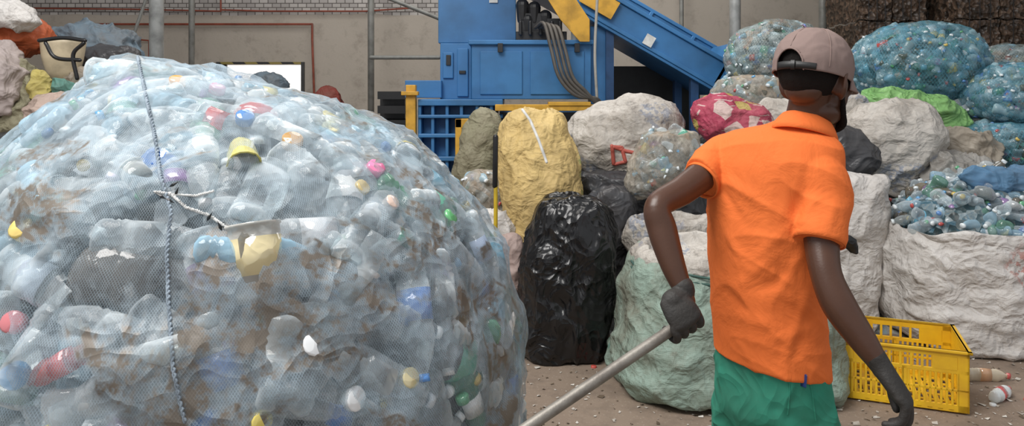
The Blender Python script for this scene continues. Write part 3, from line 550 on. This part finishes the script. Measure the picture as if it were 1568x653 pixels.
e=empty('long_handled_tool'); v,f=tube([W(759,210,4.75),W(759,470,4.75)],[.013]*2,n=2); B().add(v,f).obj('yellow_shaft',plain('yellow_handle',(.6,.42,.03),.4),e,True); v,f=tube([W(759,210,4.75),W(758,285,4.75)],[.017]*2,n=2); B().add(v,f).obj('black_grip',m_blackp,e,True)
# ---------------- left pile
loft('orange_film_bag',5.6,[(20,-30,20),(26,-60,45),(45,-80,66),(65,-80,72),(85,-80,50)],c_or,ratio=.8,wr=.03,seed=40)
loft('white_film_bag',5.4,[(5,-50,25),(15,-60,48),(35,-60,60),(48,-60,40)],c_white,ratio=.7,wr=.03,seed=41)
loft('white_film_bag',5.2,[(68,-80,8),(85,-90,22),(115,-90,32),(150,-90,26),(175,-90,20)],cloth('pinkish_white_film',(.55,.47,.45),weave=0),ratio=.7,wr=.04,seed=42)
loft('slate_blue_sheet',6.2,[(36,110,150),(42,92,180),(60,85,205),(85,85,215),(110,90,215)],c_slate,ratio=.8,wr=.035,wf=(10,10,14),seed=43)
loft('dark_grey_film_bag',5.9,[(72,150,195),(80,135,210),(100,130,216),(130,130,212)],c_dgrey,ratio=.8,wr=.03,seed=44)
loft('olive_film_bag',5.3,[(88,22,40),(98,14,50),(125,10,62),(160,10,70),(200,0,80)],c_olive,ratio=.8,wr=.035,seed=45)
loft('yellow_film_bag',5.2,[(108,52,66),(116,45,78),(135,42,84),(152,45,80)],cloth('yellow_film',(.6,.5,.15),weave=0),ratio=.7,wr=.025,seed=46)
loft('teal_film_bag',5.2,[(120,86,102),(128,80,114),(145,82,118),(158,84,112)],c_teal,ratio=.7,wr=.025,seed=47)
loft('beige_film_bag',4.9,[(143,70,95),(150,52,112),(170,45,122),(200,30,125)],cloth('pinkish_beige_film',(.5,.38,.32),weave=0),ratio=.7,wr=.03,seed=48)
loft('brown_film_bag',5.5,[(108,110,150),(118,100,180),(140,100,200),(175,90,200)],c_beige,ratio=.8,wr=.04,seed=49)
bk=empty('cream_laundry_basket'); loft('tub',5.5,[(58,72,124),(64,66,128),(90,68,124),(115,74,118),(124,80,112)],plain('cream_plastic',(.62,.52,.36),.45),ratio=.9,n=2.2,lump=.003,wr=.0,open_top=.18,parent=bk)
b=B()
for pts in ([(70,66),(85,88),(122,92)],[(128,66),(112,84),(118,120)],[(60,62),(96,58),(130,62)]):
    v,f=tube([W(u,v,5.2) for u,v in pts],[.014]*3,n=20,seg=8); b.add(v,f)
b.obj('black_straps',m_blackp,bk,True)
loft('dark_grey_film_bag',8,[(114,395,420),(120,385,440),(135,380,445),(200,380,450),(366,380,450)],c_slate,ratio=.8,wr=.03,seed=50)
loft('red_film_bag',8,[(134,492,510),(140,485,522),(160,480,530),(366,480,530)],cloth('dull_red_film',(.22,.04,.03),weave=0),ratio=.8,wr=.02,seed=51)
def onto(o):
    me=o.data; t=BVHTree.FromPolygons([v.co.copy() for v in me.vertices],[tuple(p.vertices) for p in me.polygons]); cam=Vector((0,0,H))
    def h(u,v):
        r=t.ray_cast(cam,(W(u,v,1)-cam).normalized()); return (r[0],r[1]) if r[0] is not None else (None,None)
    return h
def ribbon(name,o,pts,rad,mat,par=None):
    h=onto(o); P=[]
    for k in range(len(pts)-1):
        for s in np.linspace(0,1,10,endpoint=False):
            p,n=h(pts[k][0]*(1-s)+pts[k+1][0]*s,pts[k][1]*(1-s)+pts[k+1][1]*s)
            if p is not None: P.append(list(p))
    if len(P)<3: return
    v,f=tube(P,[rad]*len(P),seg=8,n=len(P)*2); B().add(v,f).obj(name,mat,par or o,True)
D=bpy.data.objects
m_rs=plain('red_strap',(.55,.12,.09),.6)
ribbon('red_handle_strap',s_w5,[(937,224),(940,252),(958,248),(952,226),(938,225),(960,232),(980,236)],.014,m_rs)
ribbon('white_stitching',s_yel,[(800,168),(812,185),(825,215),(838,252)],.010,m_wcord)
# ================================================================= YELLOW CRATE
cr=empty('yellow_plastic_crate'); m_cr=plain('yellow_crate_plastic',(.85,.52,.02),.38,0,(.66,.36,.02),6,.05)
wx=Vector((.93,-.37,0)); dy=Vector((.37,.93,0)); O=Vector((1.69,3.78,.01)); Lw,Ld,Hc=.56,.46,.30; b=B()
def cb_(s0,s1,t0,t1,z0,z1): b.obox(O+wx*((s0+s1)/2)+dy*((t0+t1)/2)+Vector((0,0,(z0+z1)/2)),wx*((s1-s0)/2),dy*((t1-t0)/2),Vector((0,0,(z1-z0)/2)))
T=.012
def wall(L,place):
    place(0,L,0,.035); place(0,L,.185,.205); place(0,L,.265,Hc); place(0,.05,0,Hc); place(L-.05,L,0,Hc); place(L/2-.012,L/2+.012,0,.2)
    n=int(L/.026)
    for k in range(n):
        s=.03+k*(L-.06)/n; place(s,s+.011,.03,.19)
    place(0.05,.16,.2,.27); place(L-.16,L-.05,.2,.27)
    for k in range(5): place(.16+k*(L-.32)/5,.172+k*(L-.32)/5,.2,.27)
    place(0,L,.10,.112)
wall(Lw,lambda s0,s1,z0,z1:cb_(s0,s1,0,T,z0,z1)); wall(Lw,lambda s0,s1,z0,z1:cb_(s0,s1,Ld-T,Ld,z0,z1)); wall(Ld,lambda s0,s1,z0,z1:cb_(0,T,s0,s1,z0,z1)); wall(Ld,lambda s0,s1,z0,z1:cb_(Lw-T,Lw,s0,s1,z0,z1))
cb_(-.012,Lw+.012,-.012,T,Hc-.012,Hc); cb_(-.012,Lw+.012,Ld-T,Ld+.012,Hc-.012,Hc); cb_(-.012,T,-.012,Ld+.012,Hc-.012,Hc); cb_(Lw-T,Lw+.012,-.012,Ld+.012,Hc-.012,Hc)
for k in range(12): cb_(0.01+k*.046,.035+k*.046,0,Ld,0.005,.014)
for k in range(6): cb_(0,Lw,.02+k*.08,.04+k*.08,0.004,.012)
b.obj('slatted_body',m_cr,cr,bevel=.002)
# ================================================================= LITTER
b=B(); b2=B()
for k in range(2200):
    x=random.uniform(-.1,3.6); y=random.uniform(2.2,4.6); s=random.uniform(.003,.010)*(2 if random.random()<.10 else 1); a=random.random()*6.28; d=Vector((math.cos(a),math.sin(a),0))*s; e_=Vector((-d.y,d.x,0))*random.uniform(.3,1); p=Vector((x,y,.003)); z=Vector((0,0,random.uniform(0,.008)))
    (b if k%3 else b2).add([p-d-e_,p+d-e_,p+d+e_+z,p-d+e_],[(0,1,2,3)])
b.obj('litter_scraps',plain('paper_scraps',(.68,.64,.58),.8,0,(.25,.2,.15),7)); b2.obj('leaf_and_dirt_debris',plain('dirt_debris',(.10,.07,.045),.9,0,(.2,.15,.1),7))
gb=[(0,(2.58,4.02,.03),(1,-.1,0),1.1,(.7,.6,.45),.6,(.6,.35,.2),(.6,.1,.1)),(0,(2.50,3.78,.03),(.8,.6,0),1,(.8,.85,.85),.6,(.6,.1,.1),(.6,.1,.1)),(0,(2.9,4.1,.03),(.5,1,0),.9,(.7,.75,.75),.5,None,(.1,.3,.6)),(0,(2.75,3.6,.025),(1,.5,0),.8,(.8,.85,.85),.3,None,(.1,.3,.6))]
for k in range(30): gb.append((3,(random.uniform(.1,3.2),random.uniform(2.6,4.4),.002),(random.gauss(0,.1),0,1),1,clr,1,None,random.choice([(.75,.78,.8),(.1,.3,.6),(.6,.1,.08),(.7,.5,.1),(.75,.78,.8)])))
bottles('discarded_bottles_and_caps',gb,m_botf)
# ================================================================= MAN
man=empty('man')
m_skin,nt,bs=nm('dark_skin'); nt.links.new(mix(nt,nz(nt,14,4),(.092,.039,.022),(.060,.026,.015)),bs.inputs['Base Color']); bs.inputs['Roughness'].default_value=.36; bs.inputs['Specular IOR Level'].default_value=.45; bump(nt,bs,nz(nt,160,3),.12,.002)
m_hair,nt,bs=nm('short_black_hair'); bs.inputs['Base Color'].default_value=(.010,.008,.007,1); bs.inputs['Roughness'].default_value=.85; bs.inputs['Specular IOR Level'].default_value=.2; bump(nt,bs,nz(nt,260,3,.8),1,.004)
m_shirt,nt,bs=nm('orange_pique_cotton'); nt.links.new(mix(nt,nz(nt,3,4),(.84,.195,.045),(.76,.155,.035)),bs.inputs['Base Color']); bs.inputs['Roughness'].default_value=.8; bs.inputs['Specular IOR Level'].default_value=.2
n1=bump(nt,bs,nz(nt,11,4,.55,dist=.7),.4,.02); bump(nt,bs,nz(nt,420,2),.25,.001,n1)
m_trs=cloth('green_work_trousers',(.045,.30,.205),(.035,.24,.16),(.08,.09,.06),.25,.8,0,.5,9,.2)
m_glv,nt,bs=nm('black_knit_glove'); nt.links.new(mix(nt,nz(nt,20,5),(.018,.017,.017),(.04,.035,.03)),bs.inputs['Base Color']); bs.inputs['Roughness'].default_value=.65; bump(nt,bs,nz(nt,120,4),.5,.004)
m_cap=plain('mauve_cap_cotton',(.265,.192,.172),.85,0,(.22,.158,.143),6,.3,.2); m_shoe=plain('black_work_boot',(.02,.018,.016),.5)
th=math.radians(45); fw=Vector((math.sin(th),math.cos(th),0)); rt=Vector((math.cos(th),-math.sin(th),0))
hh=math.radians(54); hf=Vector((math.sin(hh),math.cos(hh),0)); hrt=Vector((math.cos(hh),-math.sin(hh),0)); tilt=Matrix.Rotation(math.radians(-7),3,hrt)
HC=W(1248,119,1.88); HM=tilt@Matrix((hrt,hf,Vector((0,0,1)))).transposed()
hp=lambda x,y,z: HC+HM@Vector((x,y,z))
hipC=W(1180,600,1.9); rH=hipC+rt*.08; lH=hipC-rt*.08
rK=Vector((rH.x,rH.y,.46))+fw*.14; rAk=Vector((rH.x,rH.y,.09))+fw*.16; lK=Vector((lH.x,lH.y,.46))+fw*.05; lAk=Vector((lH.x,lH.y,.11))-fw*.14
rest=[tube([W(1180,590,1.9),W(1172,430,1.9),W(1180,280,1.9),W(1195,235,1.9),W(1222,205,1.89)],[(.12,.085),(.115,.08),(.135,.08),(.11,.06),(.045,.045)],side=rt,seg=28,flat=(0,0,1))]
neck=tube([W(1216,235,1.905),W(1226,200,1.895),W(1236,168,1.885),hp(0,-.012,-.03)],[.056,.049,.048,.052],seg=24)
LA=tube([W(1118,240,2.0),W(1085,262,1.94),W(1045,292,1.88),W(1008,316,1.82),W(1014,352,1.80),W(1030,405,1.765),W(1047,448,1.74),W(1050,462,1.735)],[.040,.040,.037,.033,.036,.030,.022,.023],seg=22,n=60)
RA=tube([W(1250,260,1.80),W(1258,310,1.77),W(1258,370,1.74),W(1265,420,1.70),W(1285,468,1.67),W(1320,520,1.64),W(1346,558,1.62),W(1352,567,1.62)],[.045,.044,.040,.0355,.038,.031,.0225,.023],seg=22,n=60)
head=[ell(hp(0,-.012,.02),(.074,.092,.086),HM),ell(hp(0,.038,-.035),(.064,.058,.078),HM),ell(hp(0,.028,-.085),(.058,.060,.036),HM),ell(hp(0,.080,-.110),(.026,.022,.020),HM),
 tube([hp(0,.094,.005),hp(0,.108,-.018),hp(0,.116,-.034)],[.009,.011,.014],seg=12),ell(hp(.013,.1,-.037),(.009,.01,.008),HM),ell(hp(-.013,.1,-.037),(.009,.01,.008),HM),
 ell(hp(0,.086,.018),(.048,.014,.012),HM),ell(hp(.044,.060,-.022),(.024,.024,.020),HM),ell(hp(-.044,.060,-.022),(.024,.024,.020),HM),
 ell(hp(0,.097,-.064),(.024,.011,.007),HM),ell(hp(0,.094,-.077),(.022,.011,.008),HM),ell(hp(0,-.045,-.035),(.050,.040,.04),HM)]
for s in (1,-1):
    e0=hp(.071*s,-.002,-.022); Er=HM@Matrix.Rotation(math.radians(26*s),3,'Z')
    ep=lambda a,b,c: e0+Er@Vector((a*s,b,c))
    head+=[tube([ep(-.008,0,.0),ep(.006,-.006,.0)],[(.012,.026)]*2,side=Er@Vector((0,1,0)),seg=14),
      tube([ep(.004,.012,.004),ep(.010,.010,.024),ep(.012,-.004,.031),ep(.012,-.017,.022),ep(.011,-.018,-.002),ep(.008,-.008,-.022),ep(.002,.004,-.030)],[.0045,.0048,.005,.005,.0048,.0058,.006],seg=10,n=36)]
legs=[tube([rH,rK,rAk],[.06,.045,.038]),tube([lH,lK,lAk],[.06,.045,.038])]
body=fuse('body',rest+[neck,LA,RA]+head+legs,m_skin,.0036,3,man)
fuse('hair',[ell(hp(0,-.020,.018),(.0755,.0925,.086),HM),ell(hp(0,-.050,-.020),(.058,.044,.032),HM),ell(hp(0,-.056,-.032),(.042,.034,.022),HM)],m_hair,.003,3,man)
def bd(P,N): return P+N*(.0012*pn(P*420))[:,None]
fuse('beard',[tube([hp(.066,.016,-.028),hp(.065,.024,-.055),hp(.059,.040,-.088),hp(.038,.074,-.110),hp(0,.090,-.120),hp(-.038,.074,-.110),hp(-.059,.040,-.088),hp(-.065,.024,-.055),hp(-.066,.016,-.028)],[(.004,.004),(.005,.006),(.007,.009),(.010,.012),(.012,.014),(.010,.012),(.007,.009),(.005,.006),(.004,.004)],seg=14,n=50),tube([hp(.03,.093,-.072),hp(.018,.104,-.055),hp(-.018,.104,-.055),hp(-.03,.093,-.072)],[.005]*4,seg=8)],m_hair,.0025,2,man,bd)
m_eye=plain('eye_white',(.7,.68,.64),.2,bs_=0,c2=(.7,.68,.64)); m_iris=plain('dark_iris',(.015,.008,.005),.1,bs_=0)
for s in (1,-1):
    v,f=ell(hp(.031*s,.081,.0),(.0125,.0125,.009),HM); B().add(v,f).obj('eye',m_eye,man,True); v,f=ell(hp(.031*s,.0905,.0),(.0055,.004,.0055),HM); B().add(v,f).obj('iris',m_iris,man,True)
# cap
V=[];f=[];nu,nv=120,40; CM=HM@Matrix.Rotation(math.radians(-5),3,'X'); cc=hp(0,-.012,.024); PH=106
def cshape(ph,t,off=0):
    s=max(math.sin(ph),0)**.85; return Vector(((.087+off)*s*math.cos(t),(.106+off)*s*math.sin(t),(.096+off)*math.cos(ph)))
for i in range(nv+1):
    ph=math.radians(PH)*i/nv
    for j in range(nu):
        t=2*math.pi*j/nu; k=.0012*abs(math.cos(3*t)); V.append(cc+CM@cshape(ph,t,k))
VV=np.array([list(x) for x in V]); ctr=np.array(cc); dn=(VV-ctr)/np.linalg.norm(VV-ctr,axis=1)[:,None]; V=VV+dn*(.0022*pn(VV*22)+.0018*(1-np.minimum(abs(pn(VV*30+7))*3,1))**2)[:,None]
for i in range(nv):
    for j in range(nu):
        t=360*(j+.5)/nu; ph=PH*(i+.5)/nv; back=abs(((t-270+180)%360)-180)
        if (back/25)**2+((PH-ph)/30)**2<1 : continue
        f.append((i*nu+j,(i+1)*nu+j,(i+1)*nu+(j+1)%nu,i*nu+(j+1)%nu))
cp=empty('cap'); cp.parent=man
o=mesh('crown',V,f,m_cap,True,cp); s=o.modifiers.new('s','SOLIDIFY'); s.thickness=.003; s.offset=1
b=B()
for q in range(3):
    t0=math.radians(30+60*q)
    for sgn in (1,-1):
        an=np.linspace(.02,1.7 if not(q==1 and sgn<0) else 1.25,24); pts=[cc+CM@cshape(a,t0 if sgn>0 else t0+math.pi,.0035) for a in an]
        v,f2=tube(pts,[.0012]*len(pts),seg=6,n=len(pts)*2); b.add(v,f2)
v,f2=ell(cc+CM@Vector((0,0,.099)),(.008,.008,.004),CM); b.add(v,f2)
a_=[cc+CM@cshape(math.radians(PH-30*math.sqrt(max(0,1-(x/25)**2))),math.radians(270+x),.004) for x in np.linspace(-25,25,24)]
v,f2=tube(a_,[.0022]*24,seg=6,n=48); b.add(v,f2)
b.obj('seams_and_button',m_cap,cp,True)
V=[];f=[]
for i in range(9):
    for j in range(25):
        t=math.radians(25+130*j/24); r=i/8; base=cshape(math.radians(100),t); out=base+Vector((0,.062*math.sin(math.radians(180*j/24))**.7,-.018-.018*math.cos(t)**2)); V.append(cc+CM@(base.lerp(out,r)))
for i in range(8):
    for j in range(24): f.append((i*25+j,i*25+j+1,(i+1)*25+j+1,(i+1)*25+j))
o=mesh('brim',V,f,m_cap,True,cp); s=o.modifiers.new('s','SOLIDIFY'); s.thickness=.004
def band(name,a0,a1,p0_,p1_,mat,off=.0):
    V=[];f=[]; n=24
    for j in range(n+1):
        t=math.radians(a0+(a1-a0)*j/n)
        for z in (p0_,p1_): V.append(cc+CM@cshape(math.radians(z),t,off))
    for j in range(n): f.append((2*j,2*j+2,2*j+3,2*j+1))
    o=mesh(name,V,f,mat,True,cp); s=o.modifiers.new('s','SOLIDIFY'); s.thickness=.003; return o
m_strap=plain('black_cap_strap',(.02,.02,.02),.5)
band('strap',236,306,PH,PH-11,m_strap,.003); band('buckle',276,282,PH+1,PH-12,m_strap,.007); band('strap_tail',284,312,PH-1,PH-10,m_strap,.007)
# shirt
kk=1.9
def srow(v,u,a,b_): return (W(u,v,kk),(a,b_))
sr=[srow(178,1232,.050,.048),srow(186,1226,.064,.058),srow(193,1217,.086,.068),srow(201,1207,.118,.080),srow(212,1197,.150,.092),srow(232,1189,.171,.103),srow(262,1184,.178,.112),srow(320,1180,.168,.117),srow(400,1174,.152,.115),srow(470,1173,.146,.114),srow(530,1178,.148,.118),srow(554,1180,.150,.121)]
tors=tube([p for p,_ in sr],[r for _,r in sr],side=rt,seg=40,rnd=False,n=90,flat=(0,0,1))
slL=tube([W(1145,246,1.97),W(1112,246,1.985),W(1074,277,1.925)],[.066,.062,.050],seg=28,rnd=False,n=20)
slR=tube([W(1235,262,1.84),W(1256,266,1.80),W(1262,305,1.78),W(1254,370,1.74)],[.064,.066,.063,.056],seg=28,rnd=False,n=26)
def folds(P,segs):
    a=np.zeros(len(P))
    for (p,q,w,h) in segs:
        p=np.array(p);q=np.array(q); d=q-p; L=np.dot(d,d); t=np.clip(((P-p)@d)/L,0,1); r=np.linalg.norm(P-(p+t[:,None]*d),axis=1)
        a+=h*np.exp(-(r/w)**2)*np.sin(np.pi*np.clip(t,0.02,.98))**.5
    return a
cand=[(1215,345,1150,400,.010,.009),(1210,372,1130,440,.009,.008),(1215,410,1160,450,.010,-.008),(1110,270,1160,310,.010,.008),(1105,285,1140,345,.009,-.008),(1245,500,1180,520,.009,.008),(1120,480,1180,500,.010,.007),(1105,440,1150,480,.009,-.008),(1200,450,1240,480,.009,.008),(1250,300,1225,350,.008,.007),(1280,310,1262,362,.008,.006),(1225,290,1215,335,.009,-.010),(1130,520,1150,552,.009,.007),(1225,515,1215,556,.009,-.008),(1180,300,1175,420,.013,.006),(1195,430,1120,400,.009,.006),(1240,440,1200,560,.009,.008),(1110,350,1150,420,.009,.007),(1230,385,1180,470,.008,.007)]
def shirt_fn(P,N):
    cx=W(1178,0,kk).x; z=P[:,2]; P=P.copy()
    low=np.clip((1.02-z)/.16,0,1); P[:,2]-=low*.15*(P[:,0]-cx)
    hi=np.clip((z-1.25)/.15,0,1); P[:,2]-=hi*.10*(P[:,0]-cx)
    FS=[]; U=U0+P[:,0]/P[:,1]*F; Vv=V0+(H-P[:,2])/P[:,1]*F; front=N[:,1]<0
    for (u1,v1,u2,v2,w,h) in cand:
        e=[]
        for (uu,vv) in ((u1,v1),(u2,v2)):
            d2=(U-uu)**2+(Vv-vv)**2+(~front)*1e6; k=np.argmin(d2); e.append(P[k])
        FS.append((e[0],e[1],w*1.5,h*.5))
    e1=np.array([.5,.2,.84]); e1/=np.linalg.norm(e1); e2=np.array([.8,0,-.55])
    q=np.stack([P@e1*12,P@e2*4.5,P[:,1]*5],1); a=.0038*((1-np.minimum(abs(pn(q+4))*2.2,1))**1.7-.25)
    q=np.stack([P[:,0]*12,P[:,1]*12,P[:,2]*3],1); a=a+.0048*((1-np.minimum(abs(pn(q+9))*2.2,1))**1.7-.25)*np.clip((1.35-z)/.3,0.15,1)+.0025*pn(P*12)+folds(P,FS)
    return P+N*a[:,None]
fuse('polo_shirt',[tors,slL,slR],m_shirt,.0038,4,man,shirt_fn)
def ringband(name,c,ax,side,a,b_,h,mat,flare=0,n=64,thick=.003,wav=0,prof=None):
    ax=Vector(ax).normalized(); s=(Vector(side)-ax*Vector(side).dot(ax)).normalized(); q=ax.cross(s); V=[];f=[]
    prof=prof or ((0,flare),(.5,flare*.5),(1,0))
    for k,(t,fl) in enumerate(prof):
        for j in range(n): w=2*math.pi*j/n; fl2=fl*(1+wav*math.sin(3*w+1)); V.append(Vector(c)+ax*h*t+s*(a+fl2)*math.cos(w)+q*(b_+fl2)*math.sin(w))
    for k in range(len(prof)-1):
        for j in range(n): f.append((k*n+j,k*n+(j+1)%n,(k+1)*n+(j+1)%n,(k+1)*n+j))
    o=mesh(name,V,f,mat,True,man); m=o.modifiers.new('s','SOLIDIFY'); m.thickness=thick; m.offset=1; return o
ca=(Vector((0,0,1))+fw*.40)
ringband('collar',W(1230,203,1.89),ca,rt,.053,.056,.036,m_shirt,thick=.0035,wav=.1,prof=((-.45,.028),(.0,.0225),(.3,.018),(.7,.010),(.95,.004),(1,0),(.9,-.003),(.3,-.003)))
ax=(W(1112,246,1.985)-W(1074,277,1.925)); ringband('sleeve_cuff_l',W(1073,278,1.923),ax,(0,1,0),.0480,.0480,.018,m_shirt,thick=.004)
ax=(W(1262,305,1.78)-W(1254,370,1.74)); ringband('sleeve_cuff_r',W(1254,372,1.74),ax,(1,0,0),.0545,.0545,.020,m_shirt,thick=.004)
# trousers
hips=tube([W(1178,520,1.9),W(1180,570,1.9),W(1180,615,1.9),W(1180,640,1.9)],[(.135,.105),(.146,.113),(.148,.115),(.13,.10)],side=rt,seg=36)
lr=tube([W(1205,600,1.87),Vector((rH.x,rH.y,.70))+fw*.03,rK,rAk+Vector((0,0,.0))],[.088,.088,.072,.062],seg=28,rnd=False,n=50)
ll=tube([W(1155,600,1.93),Vector((lH.x,lH.y,.70))+fw*.01,lK,lAk],[.088,.086,.072,.062],seg=28,rnd=False,n=50)
def tr_fn(P,N):
    q=np.stack([P[:,0]*9,P[:,1]*9,P[:,2]*6],1); a=.008*((1-np.minimum(abs(pn(q+2))*2.2,1))**2-.3)+.004*pn(P*16); return P+N*a[:,None]
trs=fuse('trousers',[hips,lr,ll],m_trs,.005,4,man,tr_fn)
for A in (rAk,lAk):
    fuse('boot',[tube([A+Vector((0,0,.06)),Vector((A.x,A.y,.05))],[.05,.048]),tube([Vector((A.x,A.y,.04))-fw*.05,Vector((A.x,A.y,.042))+fw*.06,Vector((A.x,A.y,.032))+fw*.17],[(.038,.040),(.043,.038),(.040,.030)],side=rt)],m_shoe,.005,3,man,lambda P,N:np.column_stack([P[:,0],P[:,1],np.maximum(P[:,2],.001)]))
ribbon('pocket_seam',trs,[(1206,572),(1210,600),(1206,640)],.0022,m_trs,man); ribbon('pocket_opening',trs,[(1238,572),(1243,600),(1250,650)],.0025,m_trs,man)
p,n=onto(trs)(1228,582)
if p is not None:
    ph=B(); ph.obox(p-Vector((0,.001,0)),(rt*.6-fw*.2+Vector((0,0,.02))).normalized()*.014,Vector((.3,1,0)).normalized()*.003,Vector((.08,0,1))*.016); ph.obj('phone_in_pocket',plain('dark_blue_phone',(.02,.04,.15),.3),man,bevel=.002)
# ---- pipe
P1=W(1066,480,1.735); P2=W(808,655,1.60); pd=(P2-P1).normalized(); Lp=(P1.z-.016)/(-pd.z); E=P1+pd*Lp
seg=24; V=[];f=[]; s=pd.cross(Vector((0,0,1))).normalized(); q=pd.cross(s)
for c,r in ((P1,.0130),(E,.0130),(E,.0100),(P1,.0100)):
    for j in range(seg): a=2*math.pi*j/seg; V.append(c+s*r*math.cos(a)+q*r*math.sin(a))
for k in range(4):
    for j in range(seg): f.append((k*seg+j,k*seg+(j+1)%seg,((k+1)%4)*seg+(j+1)%seg,((k+1)%4)*seg+j))
m_pipe=plain('worn_steel_pipe',(.26,.24,.21),.5,.4,(.12,.10,.085),14,.3); o=mesh('metal_pipe',V,f,m_pipe,True); m=o.modifiers.new('e','EDGE_SPLIT')
# ---- left glove gripping pipe
g0=P1+pd*.040; wr=W(1047,446,1.74); qv=(wr-g0); qv=(qv-pd*qv.dot(pd)).normalized(); sv=pd.cross(qv).normalized(); sv=sv if sv.y<0 else -sv
parts=[tube([W(1046,440,1.742),W(1047,450,1.74),g0+qv*.055+sv*.010],[.026,.025,.027],seg=18),
 tube([g0+qv*.058+sv*.012,g0+qv*.030+sv*.024,g0+qv*.006+sv*.031],[(.034,.019),(.041,.019),(.041,.015)],side=pd,seg=22)]
rg=.0240
for k,(o_,ln) in enumerate(zip((-.031,-.0105,.0105,.031),(.93,1.0,.97,.82))):
    c=g0+pd*o_; pts=[]
    for a in np.linspace(10,10-235*ln,9): ra=math.radians(a); pts.append(c+sv*rg*1.12*math.cos(ra)+qv*rg*math.sin(ra)+pd*.002*k)
    parts.append(tube([g0+pd*o_*.9+sv*.03+qv*.018]+pts,[.0095]+[.0100,.0100,.0098,.0095,.0093,.009,.0088,.0085,.008],seg=12,n=36))
pts=[g0-pd*.030+qv*.045+sv*.004,g0-pd*.040+qv*.030-sv*.012,g0-pd*.030+qv*.010-sv*.026,g0-pd*.014-qv*.010-sv*.026]
parts.append(tube(pts,[.014,.0125,.011,.009],seg=12,n=24))
fuse('glove_gripping',parts,m_glv,.0026,2,man)
# ---- right relaxed glove
w0=W(1348,560,1.62); hd=(W(1380,606,1.60)-w0).normalized(); pnrm=Vector((-.75,.45,-.2)); pnrm=(pnrm-hd*pnrm.dot(hd)).normalized(); lat=hd.cross(pnrm).normalized()
lat=lat if lat.dot(-fw)>0 else -lat
K=w0+hd*.088
parts=[tube([w0-hd*.022,w0,w0+hd*.03,w0+hd*.06,K],[(.026,.025),(.025,.023),(.034,.020),(.040,.018),(.040,.014)],side=lat,seg=24)]
for i,(L,o_) in enumerate(zip((.072,.080,.075,.060),(-.031,-.0105,.0105,.030))):
    p=K+lat*o_+hd*(.004 if i in(1,2) else -.002); a=0; pts=[p-hd*.02,p]
    for sg,bd_ in zip((.45,.32,.23),(30+5*i,42,32)):
        a+=bd_; dr=hd*math.cos(math.radians(a))+pnrm*math.sin(math.radians(a))+lat*(o_*1.5); p=p+dr.normalized()*L*sg*1.12; pts.append(p)
    parts.append(tube(pts,[.0115,.0105,.0100,.0095,.0080],seg=14,n=30))
tp=w0+hd*.025-lat*.022
parts.append(tube([tp,tp+hd*.028-lat*.018+pnrm*.014,tp+hd*.055-lat*.018+pnrm*.028,tp+hd*.075-lat*.008+pnrm*.034],[.015,.013,.011,.009],seg=14,n=24))
fuse('glove_relaxed',parts,m_glv,.0026,2,man)
loft('black_plastic_handle',4.5,[(362,1292,1302),(368,1290,1310),(378,1292,1313),(388,1302,1312)],m_blackp,ratio=.5,wr=.01,lump=.005,seed=60)
# ================================================================= LIGHT + CAMERA
w=bpy.data.worlds.new('World'); bpy.context.scene.world=w; w.use_nodes=True; w.node_tree.nodes['Background'].inputs[0].default_value=(.93,.96,1,1); w.node_tree.nodes['Background'].inputs[1].default_value=.62
def area(name,loc,tgt,size,en,col):
    l=bpy.data.lights.new(name,'AREA'); l.size=size; l.energy=en; l.color=col; o=link(bpy.data.objects.new(name,l)); o.location=loc; o.rotation_euler=(Vector(tgt)-Vector(loc)).to_track_quat('-Z','Y').to_euler(); return o
area('skylight',(-2.0,1.2,5.6),(0.2,3.3,0),3.0,350,(1,.975,.94)); area('rear_wall_fill',(0,8.6,5.8),(0,10.5,0),5,330,(1,.97,.93)); area('yard_wall_fill',(-4,13.6,5.5),(-4,15.5,1),2,450,(1,1,1))  # rear and yard lamps added to brighten back wall and wall outside door
cam=bpy.data.cameras.new('cam'); z,zu,zv=ZOOM; cam.sensor_width=36; cam.lens=26.01*z; cam.shift_x=z*(zu-784)/1568; cam.shift_y=-z*(zv-147)/1568; cam.clip_start=.02
o=link(bpy.data.objects.new('camera',cam)); o.location=(0,0,H); o.rotation_euler=(math.pi/2,0,0); bpy.context.scene.camera=o
bpy.context.scene.view_settings.view_transform='Standard'
